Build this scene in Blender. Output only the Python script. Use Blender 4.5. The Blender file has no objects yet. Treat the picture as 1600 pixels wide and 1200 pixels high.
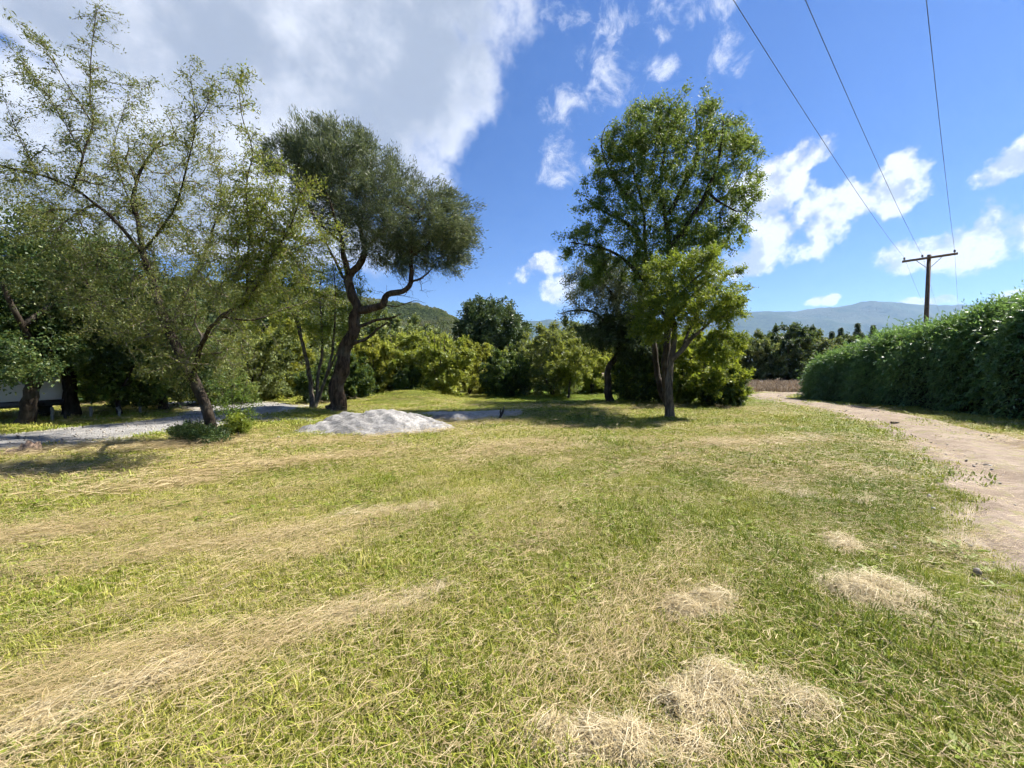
import bpy, math, random
import numpy as np
R = math.radians
sc = bpy.context.scene
col = sc.collection
rng = np.random.default_rng(7)

# ------------------------------------------------------------------ camera
FPX, PITCH, EYE = 620.0, 1.85, 1.6           # focal length in px of a 1600 px wide frame
cam_d = bpy.data.cameras.new('camera'); cam = bpy.data.objects.new('camera', cam_d); col.objects.link(cam)
cam_d.sensor_width = 36; cam_d.lens = 36 * FPX / 1600; cam_d.clip_end = 30000; cam_d.clip_start = 0.05
cam.location = (0, 0, EYE); cam.rotation_euler = (R(90 - PITCH), 0, 0)
sc.camera = cam
SUN_EL, SUN_AZ = 52.0, 76.0                  # azimuth clockwise from +Y (the view direction) towards +X
sc.view_settings.view_transform = 'Standard'; sc.view_settings.look = 'None'
sc.view_settings.gamma = 1; sc.view_settings.use_curve_mapping = False
sc.view_settings.exposure = 1.7
sc.render.engine = 'CYCLES'
cy = sc.cycles
cy.use_denoising = True; cy.max_bounces = 5; cy.diffuse_bounces = 3; cy.glossy_bounces = 1
cy.transmission_bounces = 3; cy.transparent_max_bounces = 4; cy.volume_bounces = 0; cy.caustics_reflective = False; cy.caustics_refractive = False
cy.sample_clamp_indirect = 6
cy.debug_use_spatial_splits = True
cy.use_adaptive_sampling = True; cy.adaptive_threshold = 0.04; cy.adaptive_min_samples = 12

# ------------------------------------------------------------------ pixel helpers (1600x1200 photograph)
ct, st = math.cos(R(PITCH)), math.sin(R(PITCH))
def ray(px, py):
    a, b = (px - 800) / FPX, (600 - py) / FPX
    return np.array([a, ct + b * st, -st + b * ct])
def P(px, py, Y):
    d = ray(px, py); return np.array([0, 0, EYE]) + d * (Y / d[1])
def G(px, py):
    d = ray(px, py); return np.array([0, 0, EYE]) + d * (-EYE / d[2])

# ------------------------------------------------------------------ node helper
class NT:
    def __init__(s, tree): s.t = tree; s.n = tree.nodes; s.l = tree.links
    def new(s, typ, **kw):
        n = s.n.new(typ)
        for k, v in kw.items(): setattr(n, k, v)
        return n
    def put(s, sock, v):
        if isinstance(v, bpy.types.NodeSocket): s.l.new(v, sock)
        elif v is not None: sock.default_value = v
    def math(s, op, a, b=None, c=None, clamp=False):
        n = s.new('ShaderNodeMath', operation=op, use_clamp=clamp)
        s.put(n.inputs[0], a)
        if b is not None: s.put(n.inputs[1], b)
        if c is not None: s.put(n.inputs[2], c)
        return n.outputs[0]
    def vmath(s, op, a, b=None, out=0):
        n = s.new('ShaderNodeVectorMath', operation=op); s.put(n.inputs[0], a)
        if b is not None: s.put(n.inputs[1], b)
        return n.outputs[out]
    def mix(s, f, a, b, typ='RGBA', blend='MIX'):
        n = s.new('ShaderNodeMix', data_type=typ)
        if typ == 'RGBA': n.blend_type = blend; i, o = (6, 7), 2
        else: i, o = (2, 3), 0
        s.put(n.inputs[0], f); s.put(n.inputs[i[0]], a); s.put(n.inputs[i[1]], b)
        return n.outputs[o]
    def noise(s, vec, scale, detail=4, rough=0.55, dist=0, out=0):
        n = s.new('ShaderNodeTexNoise'); s.put(n.inputs['Vector'], vec)
        n.inputs['Scale'].default_value = scale; n.inputs['Detail'].default_value = detail
        n.inputs['Roughness'].default_value = rough; n.inputs['Distortion'].default_value = dist
        return n.outputs[out]
    def range(s, v, a, b, c=0.0, d=1.0, smooth=True):
        n = s.new('ShaderNodeMapRange', interpolation_type='SMOOTHSTEP' if smooth else 'LINEAR')
        s.put(n.inputs[0], v)
        for i, x in enumerate((a, b, c, d)): s.put(n.inputs[1 + i], x)
        return n.outputs[0]
    def ramp(s, f, stops):
        n = s.new('ShaderNodeValToRGB'); e = n.color_ramp.elements
        while len(e) < len(stops): e.new(0.5)
        for el, (p, c) in zip(e, stops): el.position = p; el.color = (*c, 1)
        s.put(n.inputs[0], f); return n.outputs[0]
    def attr(s, name, typ='GEOMETRY', out='Fac'):
        n = s.new('ShaderNodeAttribute'); n.attribute_name = name; n.attribute_type = typ; return n.outputs[out]

# ------------------------------------------------------------------ sky: Nishita and clouds in the world
world = bpy.data.worlds.new('World'); sc.world = world; world.use_nodes = True
w = NT(world.node_tree); w.n.clear()
sky = w.new('ShaderNodeTexSky', sky_type='NISHITA'); sky.sun_disc = False
sky.sun_elevation = R(SUN_EL); sky.sun_rotation = R(SUN_AZ); sky.altitude = 700; sky.air_density = 1.0; sky.dust_density = 0.3; sky.ozone_density = 3.0
hs = w.new('ShaderNodeHueSaturation'); hs.inputs['Saturation'].default_value = 1.3; hs.inputs['Hue'].default_value = 0.507; hs.inputs['Value'].default_value = 0.85
w.l.new(sky.outputs[0], hs.inputs['Color'])
tc = w.new('ShaderNodeTexCoord'); D = tc.outputs['Generated']
sx = w.new('ShaderNodeSeparateXYZ'); w.l.new(D, sx.inputs[0])
az = w.math('ARCTAN2', sx.outputs[0], sx.outputs[1]); el = w.math('ARCSINE', sx.outputs[2])
cb = w.new('ShaderNodeCombineXYZ'); w.l.new(az, cb.inputs[0]); w.l.new(el, cb.inputs[1]); cb.inputs[2].default_value = 1.0; AE = cb.outputs[0]
def azel(px, py):
    d = ray(px, py); d = d / np.linalg.norm(d); return math.atan2(d[0], d[1]), math.asin(d[2])
def blobs(vec, lst, extra=()):
    acc = None
    items = []
    for (px, py, rx, ry, rot) in lst:
        a0, e0 = azel(px, py); a1, _ = azel(px + rx, py); _, e1 = azel(px, py - ry)
        items.append((a0, e0, abs(a1 - a0), abs(e1 - e0), rot))
    for (a0, e0, ra, re, rot) in list(items) + list(extra):
        c_, s_ = math.cos(R(rot)), math.sin(R(rot)); u = (c_ / ra, s_ / ra); v_ = (-s_ / re, c_ / re)
        e1 = w.vmath('DOT_PRODUCT', vec, (u[0], u[1], -(u[0] * a0 + u[1] * e0)), out=1); e2 = w.vmath('DOT_PRODUCT', vec, (v_[0], v_[1], -(v_[0] * a0 + v_[1] * e0)), out=1)
        v = w.math('SUBTRACT', 1.0, w.math('MULTIPLY_ADD', e1, e1, w.math('MULTIPLY', e2, e2)))
        acc = v if acc is None else w.math('MAXIMUM', acc, v)
    return w.math('MAXIMUM', acc, -1.5)
def warp(vec, scale, amt, detail=2):
    c = w.noise(D, scale, detail, out=1)
    c = w.vmath('SUBTRACT', c, (0.5, 0.5, 0.5)); c = w.vmath('MULTIPLY', c, (1, 0.8, 0)); s_ = w.new('ShaderNodeVectorMath', operation='SCALE'); w.l.new(c, s_.inputs[0]); s_.inputs['Scale'].default_value = amt
    return w.vmath('ADD', vec, s_.outputs[0])
erng = random.Random(3)
def elsewhere(n, ra, re, lo, hi):
    return [(R(erng.uniform(70, 290)), R(erng.uniform(lo, hi)), R(erng.uniform(*ra)), R(erng.uniform(*re)), erng.uniform(-20, 20)) for _ in range(n)]
def wrap(items): return [((a + math.pi) % (2 * math.pi) - math.pi, e, x, y, r) for a, e, x, y, r in items]
A = [(560, 10, 270, 220, 0), (650, 130, 150, 150, 20), (400, 120, 260, 170, 0), (130, 20, 260, 110, 0), (230, 230, 300, 110, 0), (540, 200, 170, 80, -20), (330, 340, 300, 70, 0), (60, 310, 260, 80, 0), (-250, 120, 260, 260, 0)]
B = [(1250, 246, 74, 32, 12), (1215, 290, 80, 50, 0), (1345, 308, 175, 44, 14), (1235, 355, 120, 56, 0), (1165, 408, 70, 28, 0), (1600, 245, 90, 36, 20), (1570, 358, 150, 54, 15), (1450, 395, 115, 34, 5), (850, 415, 52, 24, 15), (880, 450, 40, 28, 0), (1445, 471, 60, 9, 0), (1285, 470, 30, 10, 10), (1565, 462, 40, 14, 0), (1720, 330, 120, 60, 0)]
Cc = [(950, 125, 58, 66, 0), (880, 165, 40, 48, 0), (890, 20, 42, 36, 0), (965, 30, 34, 46, 0), (1040, 25, 40, 50, 0), (1140, 75, 40, 54, 0), (1110, 15, 70, 26, 0), (885, 255, 44, 40, 0), (1030, 105, 30, 26, 0), (1130, 95, 30, 30, 0)]
exA = wrap(elsewhere(3, (16, 26), (9, 14), 25, 55)); exB = wrap(elsewhere(9, (7, 15), (3, 6), 8, 24)); exC = wrap(elsewhere(8, (4, 8), (3, 6), 25, 50))
na = w.noise(D, 3.2, 3, 0.55); naf = w.noise(D, 12, 4, 0.65)
dA = w.math('ADD', blobs(warp(AE, 4.0, 0.16), A, exA), w.math('MULTIPLY_ADD', na, 1.5, -0.66))
dA = w.math('ADD', dA, w.math('MULTIPLY_ADD', naf, 1.7, -0.82))
aA = w.range(dA, -0.05, 0.75)
nb = w.noise(D, 15, 5, 0.62); dB = w.math('ADD', blobs(warp(AE, 12.0, 0.06), B, exB), w.math('MULTIPLY_ADD', nb, 4.6, -2.25))
aB = w.range(dB, 0.0, 0.8)
nc = w.noise(D, 17, 6, 0.7, 0.4); dC = w.math('ADD', blobs(warp(AE, 10.0, 0.08), Cc, exC), w.math('MULTIPLY_ADD', nc, 6.5, -3.4))
aC = w.math('MULTIPLY', w.range(dC, 0.0, 2.2), 0.85)
# cloud tones: thick bases are grey, thin edges white; relief from the density higher up
up = w.vmath('ADD', D, (0.02, 0.0, 0.035))
nb2 = w.noise(up, 15, 4, 0.62); rel = w.math('SUBTRACT', nb, nb2)
shB = w.range(w.math('ADD', w.math('MULTIPLY', rel, 3.2), w.math('MULTIPLY', dB, -0.10)), -0.34, 0.2)
colB = w.mix(shB, (3.3, 3.7, 4.5, 1), (6.4, 6.5, 6.8, 1))
na2 = w.noise(D, 4.2, 5, 0.58)
thick = w.range(w.math('ADD', dA, w.math('MULTIPLY_ADD', na2, 3.2, -1.6)), 0.1, 1.5)
colA = w.mix(thick, (6.0, 6.2, 6.7, 1), (2.7, 3.05, 3.7, 1))
skyc = w.mix(1.0, hs.outputs[0], (0.70, 0.84, 1.02, 1), blend='MULTIPLY')
c1 = w.mix(aC, skyc, (6.0, 6.2, 6.7, 1)); c2 = w.mix(w.math('MULTIPLY', aA, 0.95), c1, colA); c3 = w.mix(w.math('MULTIPLY', aB, 0.96), c2, colB)
bg = w.new('ShaderNodeBackground'); w.l.new(c3, bg.inputs[0]); bg.inputs[1].default_value = 0.052
ow = w.new('ShaderNodeOutputWorld'); w.l.new(bg.outputs[0], ow.inputs[0])
world.cycles.sampling_method = 'MANUAL'; world.cycles.sample_map_resolution = 512

sun_d = bpy.data.lights.new('sun', 'SUN'); sun = bpy.data.objects.new('sun', sun_d); col.objects.link(sun)
sun_d.energy = 4.8; sun_d.angle = R(0.55); sun_d.color = (1.0, 0.94, 0.84)
SD = np.array([math.sin(R(SUN_AZ)) * math.cos(R(SUN_EL)), math.cos(R(SUN_AZ)) * math.cos(R(SUN_EL)), math.sin(R(SUN_EL))])
from mathutils import Vector
sun.rotation_euler = Vector(-SD).to_track_quat('-Z', 'Y').to_euler(); sun.location = (20, 10, 30)

# ------------------------------------------------------------------ object helpers
def tag(o, label=None, cat=None, group=None, kind=None):
    for k, v in (('label', label), ('category', cat), ('group', group), ('kind', kind)):
        if v: o[k] = v
    return o
def empty(name, loc, rz=0):
    o = bpy.data.objects.new(name, None); col.objects.link(o); o.location = tuple(map(float, loc)); o.rotation_euler.z = rz; o.empty_display_size = 0.2; return o
def mesh(name, V, F, m=None, smooth=False, attrs=None, dom='POINT'):
    """V (n,3); F list of int arrays each (k, sides) or one array"""
    me = bpy.data.meshes.new(name)
    V = np.asarray(V, dtype=np.float32)
    Fs = F if isinstance(F, list) else [F]
    Fs = [np.asarray(f, dtype=np.int32) for f in Fs if len(f)]
    me.vertices.add(len(V)); me.vertices.foreach_set('co', V.ravel())
    if Fs:
        lv = np.concatenate([f.ravel() for f in Fs]); cnt = np.concatenate([np.full(len(f), f.shape[1], np.int32) for f in Fs])
        me.loops.add(len(lv)); me.loops.foreach_set('vertex_index', lv)
        me.polygons.add(len(cnt)); me.polygons.foreach_set('loop_start', np.concatenate([[0], np.cumsum(cnt)[:-1]]).astype(np.int32))
        if smooth: me.polygons.foreach_set('use_smooth', np.ones(len(cnt), bool))
    for k, v in (attrs or {}).items():
        v = np.asarray(v, np.float32)
        if v.ndim == 2:
            a = me.attributes.new(k, 'FLOAT_VECTOR', dom); a.data.foreach_set('vector', v.ravel())
        else:
            a = me.attributes.new(k, 'FLOAT', dom); a.data.foreach_set('value', v)
    me.update(calc_edges=True)
    if m: me.materials.append(m)
    return me
def obj(name, me, parent=None, loc=None):
    o = bpy.data.objects.new(name, me); col.objects.link(o)
    if parent: o.parent = parent
    if loc is not None: o.location = tuple(map(float, loc))
    return o
def copy_tree(o, parent=None):
    c = o.copy(); col.objects.link(c); c.parent = parent
    for ch in [x for x in o.children]:
        copy_tree(ch, c)
    return c
def nrm(v): return v / np.maximum(np.linalg.norm(v, axis=-1, keepdims=True), 1e-9)
def vnoise(p, f, seed=0):
    """cheap smooth pseudo-noise in [-1,1] from rotated sines"""
    r = np.random.default_rng(seed); out = 0; p = np.asarray(p, float)
    for i in range(6):
        k = r.normal(size=p.shape[-1]); k = k / np.linalg.norm(k) * f * r.uniform(0.6, 1.7)
        out = out + np.sin(p @ k + r.uniform(0, 6.28))
    return out / 3.2
class MB:
    """collects boxes, tubes and lathes into one mesh"""
    def __init__(s): s.v = []; s.f4 = []; s.n = 0
    def add(s, V, F): s.v.append(np.asarray(V, float)); s.f4.append(np.asarray(F) + s.n); s.n += len(V)
    def box(s, c, size, ax=None):
        h = np.array(size) / 2; q = np.array([[x, y, z] for x in (-1, 1) for y in (-1, 1) for z in (-1, 1)]) * h
        if ax is not None: q = q @ np.array(ax)
        s.add(q + np.array(c), [[0, 1, 3, 2], [4, 6, 7, 5], [0, 4, 5, 1], [2, 3, 7, 6], [0, 2, 6, 4], [1, 5, 7, 3]])
    def tube(s, pts, rad, sides=8, cap=True):
        pts = np.asarray(pts, float); n = len(pts); rad = np.broadcast_to(np.asarray(rad, float), (n,))
        t = nrm(np.gradient(pts, axis=0)); ref = np.array([0.31, 0.9, 0.22]) if abs(t[0] @ nrm(np.array([0.31, 0.9, 0.22]))) < 0.9 else np.array([0.9, -0.2, 0.3])
        a = nrm(np.cross(t, ref)); b = np.cross(t, a); th = np.arange(sides) / sides * 2 * math.pi
        V = pts[:, None] + rad[:, None, None] * (np.cos(th)[None, :, None] * a[:, None] + np.sin(th)[None, :, None] * b[:, None])
        V = V.reshape(-1, 3); F = []
        for i in range(n - 1):
            for j in range(sides):
                k = (j + 1) % sides; F.append([i * sides + j, i * sides + k, (i + 1) * sides + k, (i + 1) * sides + j])
        if cap:
            c0, c1 = len(V), len(V) + 1; V = np.vstack([V, pts[:1], pts[-1:]])
            for j in range(sides):
                k = (j + 1) % sides
                F.append([c0, k, j, j]); F.append([c1, (n - 1) * sides + j, (n - 1) * sides + k, (n - 1) * sides + k])
        s.add(V, F)
    def build(s, name, m, smooth=False):
        V = np.vstack(s.v); F = np.vstack(s.f4)
        tri = F[:, 2] == F[:, 3]
        return mesh(name, V, [F[~tri], F[tri][:, :3]], m, smooth)

# ------------------------------------------------------------------ materials
def material(name):
    m = bpy.data.materials.new(name); m.use_nodes = True; t = NT(m.node_tree); b = t.n['Principled BSDF']
    return m, t, b
def leaf_mat(name, stops, trans=0.45, tcol=(0.16, 0.20, 0.02), rough=0.5, spec=0.35):
    m, t, b = material(name)
    f = t.attr('tint'); c = t.ramp(f, stops)
    t.l.new(c, b.inputs['Base Color']); b.inputs['Roughness'].default_value = rough; b.inputs['Specular IOR Level'].default_value = spec
    tr = t.new('ShaderNodeBsdfTranslucent'); t.l.new(t.mix(0.55, c, (*tcol, 1)), tr.inputs[0])
    mx = t.new('ShaderNodeMixShader'); mx.inputs[0].default_value = trans
    t.l.new(b.outputs[0], mx.inputs[1]); t.l.new(tr.outputs[0], mx.inputs[2]); t.l.new(mx.outputs[0], t.n['Material Output'].inputs[0])
    return m
def bark_mat(name, c0, c1, scale=9):
    m, t, b = material(name); tcn = t.new('ShaderNodeTexCoord').outputs['Object']
    mp = t.new('ShaderNodeMapping'); mp.inputs['Scale'].default_value = (1, 1, 0.22); t.l.new(tcn, mp.inputs[0])
    n1 = t.noise(mp.outputs[0], scale, 6, 0.65, 0.6); n2 = t.noise(tcn, 2.5, 3)
    c = t.mix(t.range(n1, 0.35, 0.68), (*c0, 1), (*c1, 1)); c = t.mix(t.range(n2, 0.45, 0.75, 0, 0.35), c, (0.12, 0.12, 0.10, 1))
    t.l.new(c, b.inputs['Base Color']); b.inputs['Roughness'].default_value = 0.9; b.inputs['Specular IOR Level'].default_value = 0.15
    bp = t.new('ShaderNodeBump'); bp.inputs['Strength'].default_value = 1.0; bp.inputs['Distance'].default_value = 0.05; t.l.new(n1, bp.inputs['Height']); t.l.new(bp.outputs[0], b.inputs['Normal'])
    return m
M = {}
M['bark'] = bark_mat('dark_bark', (0.0136, 0.0105, 0.0081), (0.0527, 0.0409, 0.0310))
M['bark_grey'] = bark_mat('grey_bark', (0.035, 0.03, 0.024), (0.14, 0.12, 0.095))
M['bark_brown'] = bark_mat('brown_bark', (0.0210, 0.0144, 0.0096), (0.0900, 0.0630, 0.0450))
g = leaf_mat
M['feather'] = g('feathery_leaf', [(0, (0.0483, 0.0759, 0.0242)), (0.5, (0.1173, 0.1518, 0.0418)), (1, (0.2622, 0.2553, 0.0660))], 0.42, (0.2760, 0.2760, 0.0396))
M['dark'] = g('dark_leaf', [(0, (0.0187, 0.0437, 0.0150)), (0.6, (0.0546, 0.1014, 0.0300)), (1, (0.1404, 0.1716, 0.0450))], 0.38, (0.1560, 0.2028, 0.0300))
M['acacia'] = g('grey_green_leaf', [(0, (0.0347, 0.0538, 0.0325)), (0.5, (0.0762, 0.1053, 0.0594)), (1, (0.1422, 0.1669, 0.0885))], 0.35, (0.1355, 0.1602, 0.0616))
M['elm'] = g('glossy_green_leaf', [(0, (0.0300, 0.0662, 0.0158)), (0.5, (0.0750, 0.1353, 0.0288)), (1, (0.1980, 0.2375, 0.0475))], 0.42, (0.2476, 0.3167, 0.0317), 0.5, 0.25)
M['bright'] = g('bright_green_leaf', [(0, (0.046, 0.086, 0.011)), (0.5, (0.115, 0.172, 0.021)), (1, (0.253, 0.276, 0.034))], 0.5, (0.299, 0.345, 0.023))
M['yellow'] = g('yellow_green_leaf', [(0, (0.0850, 0.1218, 0.0264)), (0.5, (0.2130, 0.2601, 0.0492)), (1, (0.4249, 0.4330, 0.0816))], 0.45, (0.4249, 0.4496, 0.0492))
M['autumn'] = g('yellowing_leaf', [(0, (0.0890, 0.1080, 0.0242)), (0.5, (0.2399, 0.2614, 0.0407)), (1, (0.4432, 0.4148, 0.0682))], 0.45, (0.4301, 0.4295, 0.0407))
M['olive'] = g('olive_leaf', [(0, (0.0578, 0.0862, 0.0324)), (0.5, (0.1424, 0.1798, 0.0636)), (1, (0.2714, 0.2958, 0.1056))], 0.4, (0.2322, 0.2658, 0.0444))
M['blue'] = g('blue_green_leaf', [(0, (0.0207, 0.0437, 0.0207)), (0.5, (0.0506, 0.0874, 0.0368)), (1, (0.1127, 0.1518, 0.0598))], 0.33, (0.1184, 0.1587, 0.0264))
M['hedge'] = g('hedge_leaf', [(0, (0.0316, 0.0862, 0.0486)), (0.5, (0.0805, 0.1723, 0.0729)), (1, (0.2344, 0.3348, 0.1105))], 0.4, (0.2344, 0.3656, 0.0553), 0.42, 0.5)
def simple(name, c, rough=0.8, c2=None, scale=8, bump=0.0, spec=0.3, metal=0):
    m, t, b = material(name); b.inputs['Roughness'].default_value = rough; b.inputs['Specular IOR Level'].default_value = spec; b.inputs['Metallic'].default_value = metal
    tcn = t.new('ShaderNodeTexCoord').outputs['Object']; n = t.noise(tcn, scale, 5, 0.6)
    c2 = c2 or tuple(x * 0.6 for x in c)
    t.l.new(t.mix(t.range(n, 0.35, 0.65), (*c2, 1), (*c, 1)), b.inputs['Base Color'])
    if bump:
        bp = t.new('ShaderNodeBump'); bp.inputs['Strength'].default_value = 0.8; bp.inputs['Distance'].default_value = bump; t.l.new(n, bp.inputs['Height']); t.l.new(bp.outputs[0], b.inputs['Normal'])
    return m
M['twig'] = simple('fine_twig', (0.16, 0.135, 0.10), 0.9, (0.06, 0.05, 0.04), 3)
M['pole'] = simple('weathered_pole_wood', (0.13, 0.085, 0.06), 0.85, (0.06, 0.04, 0.03), 14, 0.01)
M['arm'] = simple('weathered_crossarm_wood', (0.20, 0.12, 0.085), 0.85, (0.11, 0.07, 0.05), 14, 0.01)
M['steel'] = simple('dull_steel', (0.12, 0.12, 0.13), 0.5, (0.08, 0.08, 0.09), 20, 0, 0.5, 0.6)
M['porcelain'] = simple('dark_porcelain', (0.06, 0.035, 0.03), 0.25, (0.05, 0.03, 0.025), 20, 0, 0.5)
M['wire'] = simple('grey_wire', (0.09, 0.09, 0.10), 0.5, (0.08, 0.08, 0.09))
M['post'] = simple('grey_post_wood', (0.2520, 0.2400, 0.2160), 0.9, (0.1500, 0.1380, 0.1200), 25, 0.01)
M['stump'] = simple('broken_wood', (0.34, 0.24, 0.17), 0.9, (0.14, 0.10, 0.08), 22, 0.02)
M['paint'] = simple('white_vehicle_paint', (0.78, 0.79, 0.80), 0.3, (0.68, 0.69, 0.70), 1.5, 0, 0.5)
M['rubber'] = simple('black_rubber', (0.02, 0.02, 0.02), 0.8)
M['glass'] = simple('dark_window_glass', (0.02, 0.025, 0.03), 0.06, (0.02, 0.025, 0.03), 1, 0, 0.6)
M['clod'] = simple('dark_clod', (0.035, 0.028, 0.024), 0.95, (0.02, 0.016, 0.014), 20, 0.02)
M['dead'] = simple('dead_wood', (0.05, 0.042, 0.036), 0.9, (0.03, 0.025, 0.02), 20, 0.01)
def straw_mat(name, stops):
    m, t, b = material(name); a = t.attr('tint', 'INSTANCER'); l = t.attr('shade')
    c = t.ramp(t.math('ADD', t.math('MULTIPLY', a, 0.6), t.math('MULTIPLY', l, 0.4)), stops)
    t.l.new(c, b.inputs['Base Color']); b.inputs['Roughness'].default_value = 0.55; b.inputs['Specular IOR Level'].default_value = 0.3
    tr = t.new('ShaderNodeBsdfTranslucent'); t.l.new(c, tr.inputs[0])
    mx = t.new('ShaderNodeMixShader'); mx.inputs[0].default_value = 0.3
    t.l.new(b.outputs[0], mx.inputs[1]); t.l.new(tr.outputs[0], mx.inputs[2]); t.l.new(mx.outputs[0], t.n['Material Output'].inputs[0])
    return m
M['blade'] = straw_mat('grass_blade', [(0, (0.0896, 0.1482, 0.0132)), (0.35, (0.2016, 0.2451, 0.0264)), (0.65, (0.3472, 0.3363, 0.0605)), (1, (0.5376, 0.4674, 0.2090))])
M['straw'] = straw_mat('dry_straw', [(0, (0.20, 0.145, 0.06)), (0.5, (0.42, 0.33, 0.17)), (1, (0.66, 0.56, 0.36))])
M['weed'] = straw_mat('dry_weed', [(0, (0.10, 0.075, 0.05)), (0.5, (0.22, 0.165, 0.11)), (1, (0.36, 0.29, 0.2))])

# ------------------------------------------------------------------ terrain
TRACK = np.array([(0.2, -6), (1.6, -2.8), (3.2, -0.2), (4.7, 1.9), (6.25, 3.7), (8.05, 5.8), (9.75, 8.1), (11.4, 10.8), (13.4, 15), (14.5, 18.8), (15.2, 22), (16.1, 25), (18.5, 27.6), (23, 29.2), (30, 30)])
def spline(pts, step):
    pts = np.asarray(pts, float); n = len(pts); out = []
    for i in range(n - 1):
        p0, p1, p2, p3 = pts[max(i - 1, 0)], pts[i], pts[i + 1], pts[min(i + 2, n - 1)]
        k = max(1, int(math.ceil(np.linalg.norm(p2 - p1) / step)))
        t = (np.arange(k) / k)[:, None]
        out.append(0.5 * ((2 * p1) + (-p0 + p2) * t + (2 * p0 - 5 * p1 + 4 * p2 - p3) * t ** 2 + (-p0 + 3 * p1 - 3 * p2 + p3) * t ** 3))
    out.append(pts[-1:]); return np.vstack(out)
TS = spline(TRACK, 0.35)
GRAVEL = np.array([(-14.5, 4.5), (-12.6, 7.4), (-11.2, 9.6), (-10.3, 11.6), (-10.0, 13.6), (-10.6, 16.0), (-12.5, 18.5), (-16, 20)])
GS = spline(GRAVEL, 0.35)
def pdist(x, y, S):
    p = np.stack([x, y], -1).reshape(-1, 1, 2); out = np.empty(len(p))
    for i in range(0, len(p), 20000):
        out[i:i + 20000] = np.sqrt(((p[i:i + 20000] - S[None]) ** 2).sum(-1)).min(1)
    return out.reshape(np.shape(x))
def bump(x, y, cx, cy_, sx_, sy_, h): return h * np.exp(-((x - cx) / sx_) ** 2 - ((y - cy_) / sy_) ** 2)
def gz(x, y):
    x = np.asarray(x, float); y = np.asarray(y, float); p = np.stack([x, y], -1)
    near = np.exp(-np.maximum(np.hypot(x, y - 10) - 30, 0) / 20)
    z = (vnoise(p, 1.1, 1) * 0.022 + vnoise(p, 3.3, 2) * 0.012 + vnoise(p, 0.35, 3) * 0.04) * near
    z = z + bump(x, y, -5.2, 20.5, 2.0, 1.2, 0.62) + bump(x, y, 1.2, 15.2, 2.6, 0.9, 0.22) + bump(x, y, -9.2, 15.2, 1.7, 0.7, 0.2)
    z = z - bump(x, y, -1.6, 14.2, 1.5, 0.8, 0.16)
    return z
def lin(a, b, s): return np.linspace(a, b, int(round((b - a) / s)) + 1)
def geo(a, b, n): return a * (b / a) ** (np.arange(1, n + 1) / n)
xs = np.concatenate([-geo(20, 7000, 34)[::-1], lin(-20, 20, 0.22), geo(20, 7000, 34)])
ys = np.concatenate([-geo(3, 900, 16)[::-1], lin(-3, 30, 0.2), geo(30, 7500, 40)])
X, Yg = np.meshgrid(xs, ys); Zg = gz(X, Yg)
wob = vnoise(np.stack([X, Yg], -1), 1.6, 8) * 0.25 + vnoise(np.stack([X, Yg], -1), 4.5, 9) * 0.12
dT = pdist(X, Yg, TS); dG = pdist(X, Yg, GS)
def sstep(v, a, b): t = np.clip((v - a) / (b - a), 0, 1); return t * t * (3 - 2 * t)
def track_half(y): return np.clip(1.55 - 0.012 * (np.asarray(y) - 4), 1.0, 1.6)
mT = 1 - sstep(dT + wob * .5, track_half(Yg) - 0.4, track_half(Yg) + 0.4)
def soil_mask(x, y):
    q = np.stack([x, y], -1); wb = vnoise(q, 1.7, 8) * 0.35 + vnoise(q, 4.7, 9) * 0.2
    g1 = 1 - sstep(pdist(x, y, GS) + wb, 1.5, 2.5)
    pit = 1 - sstep(np.hypot((x + 1.7) / 2.0, (y - 14.6) / 1.5) + wb * 0.6, 0.75, 1.15)
    m2 = 1 - sstep(np.hypot((x + 7.4) / 1.4, (y - 12.6) / 0.7) + wb, 0.6, 1.2)
    m3 = 1 - sstep(np.hypot((x + 9.6) / 1.5, (y - 18.5) / 0.8) + wb, 0.6, 1.2)
    m4 = 1 - sstep(np.hypot((x + 3.8) / 1.95, (y - 11.3) / 1.25) + wb * 0.5, 0.85, 1.15)
    return np.maximum.reduce([g1, pit, m2 * 0.9, m3 * 0.8, m4])
mG = soil_mask(X, Yg)
mD = sstep(Yg + vnoise(np.stack([X, Yg], -1), 0.4, 5) * 2, 29.5, 33) * sstep(X + Yg * 0.0, 12, 15)
lush = sstep(Yg, 16, 21) * (1 - sstep(X, 13, 15.5)) * (1 - sstep(Yg, 40, 60)) * sstep(X, -3.5, 2)
idx = np.arange(X.size).reshape(X.shape)
F = np.stack([idx[:-1, :-1], idx[:-1, 1:], idx[1:, 1:], idx[1:, :-1]], -1).reshape(-1, 4)
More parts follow.
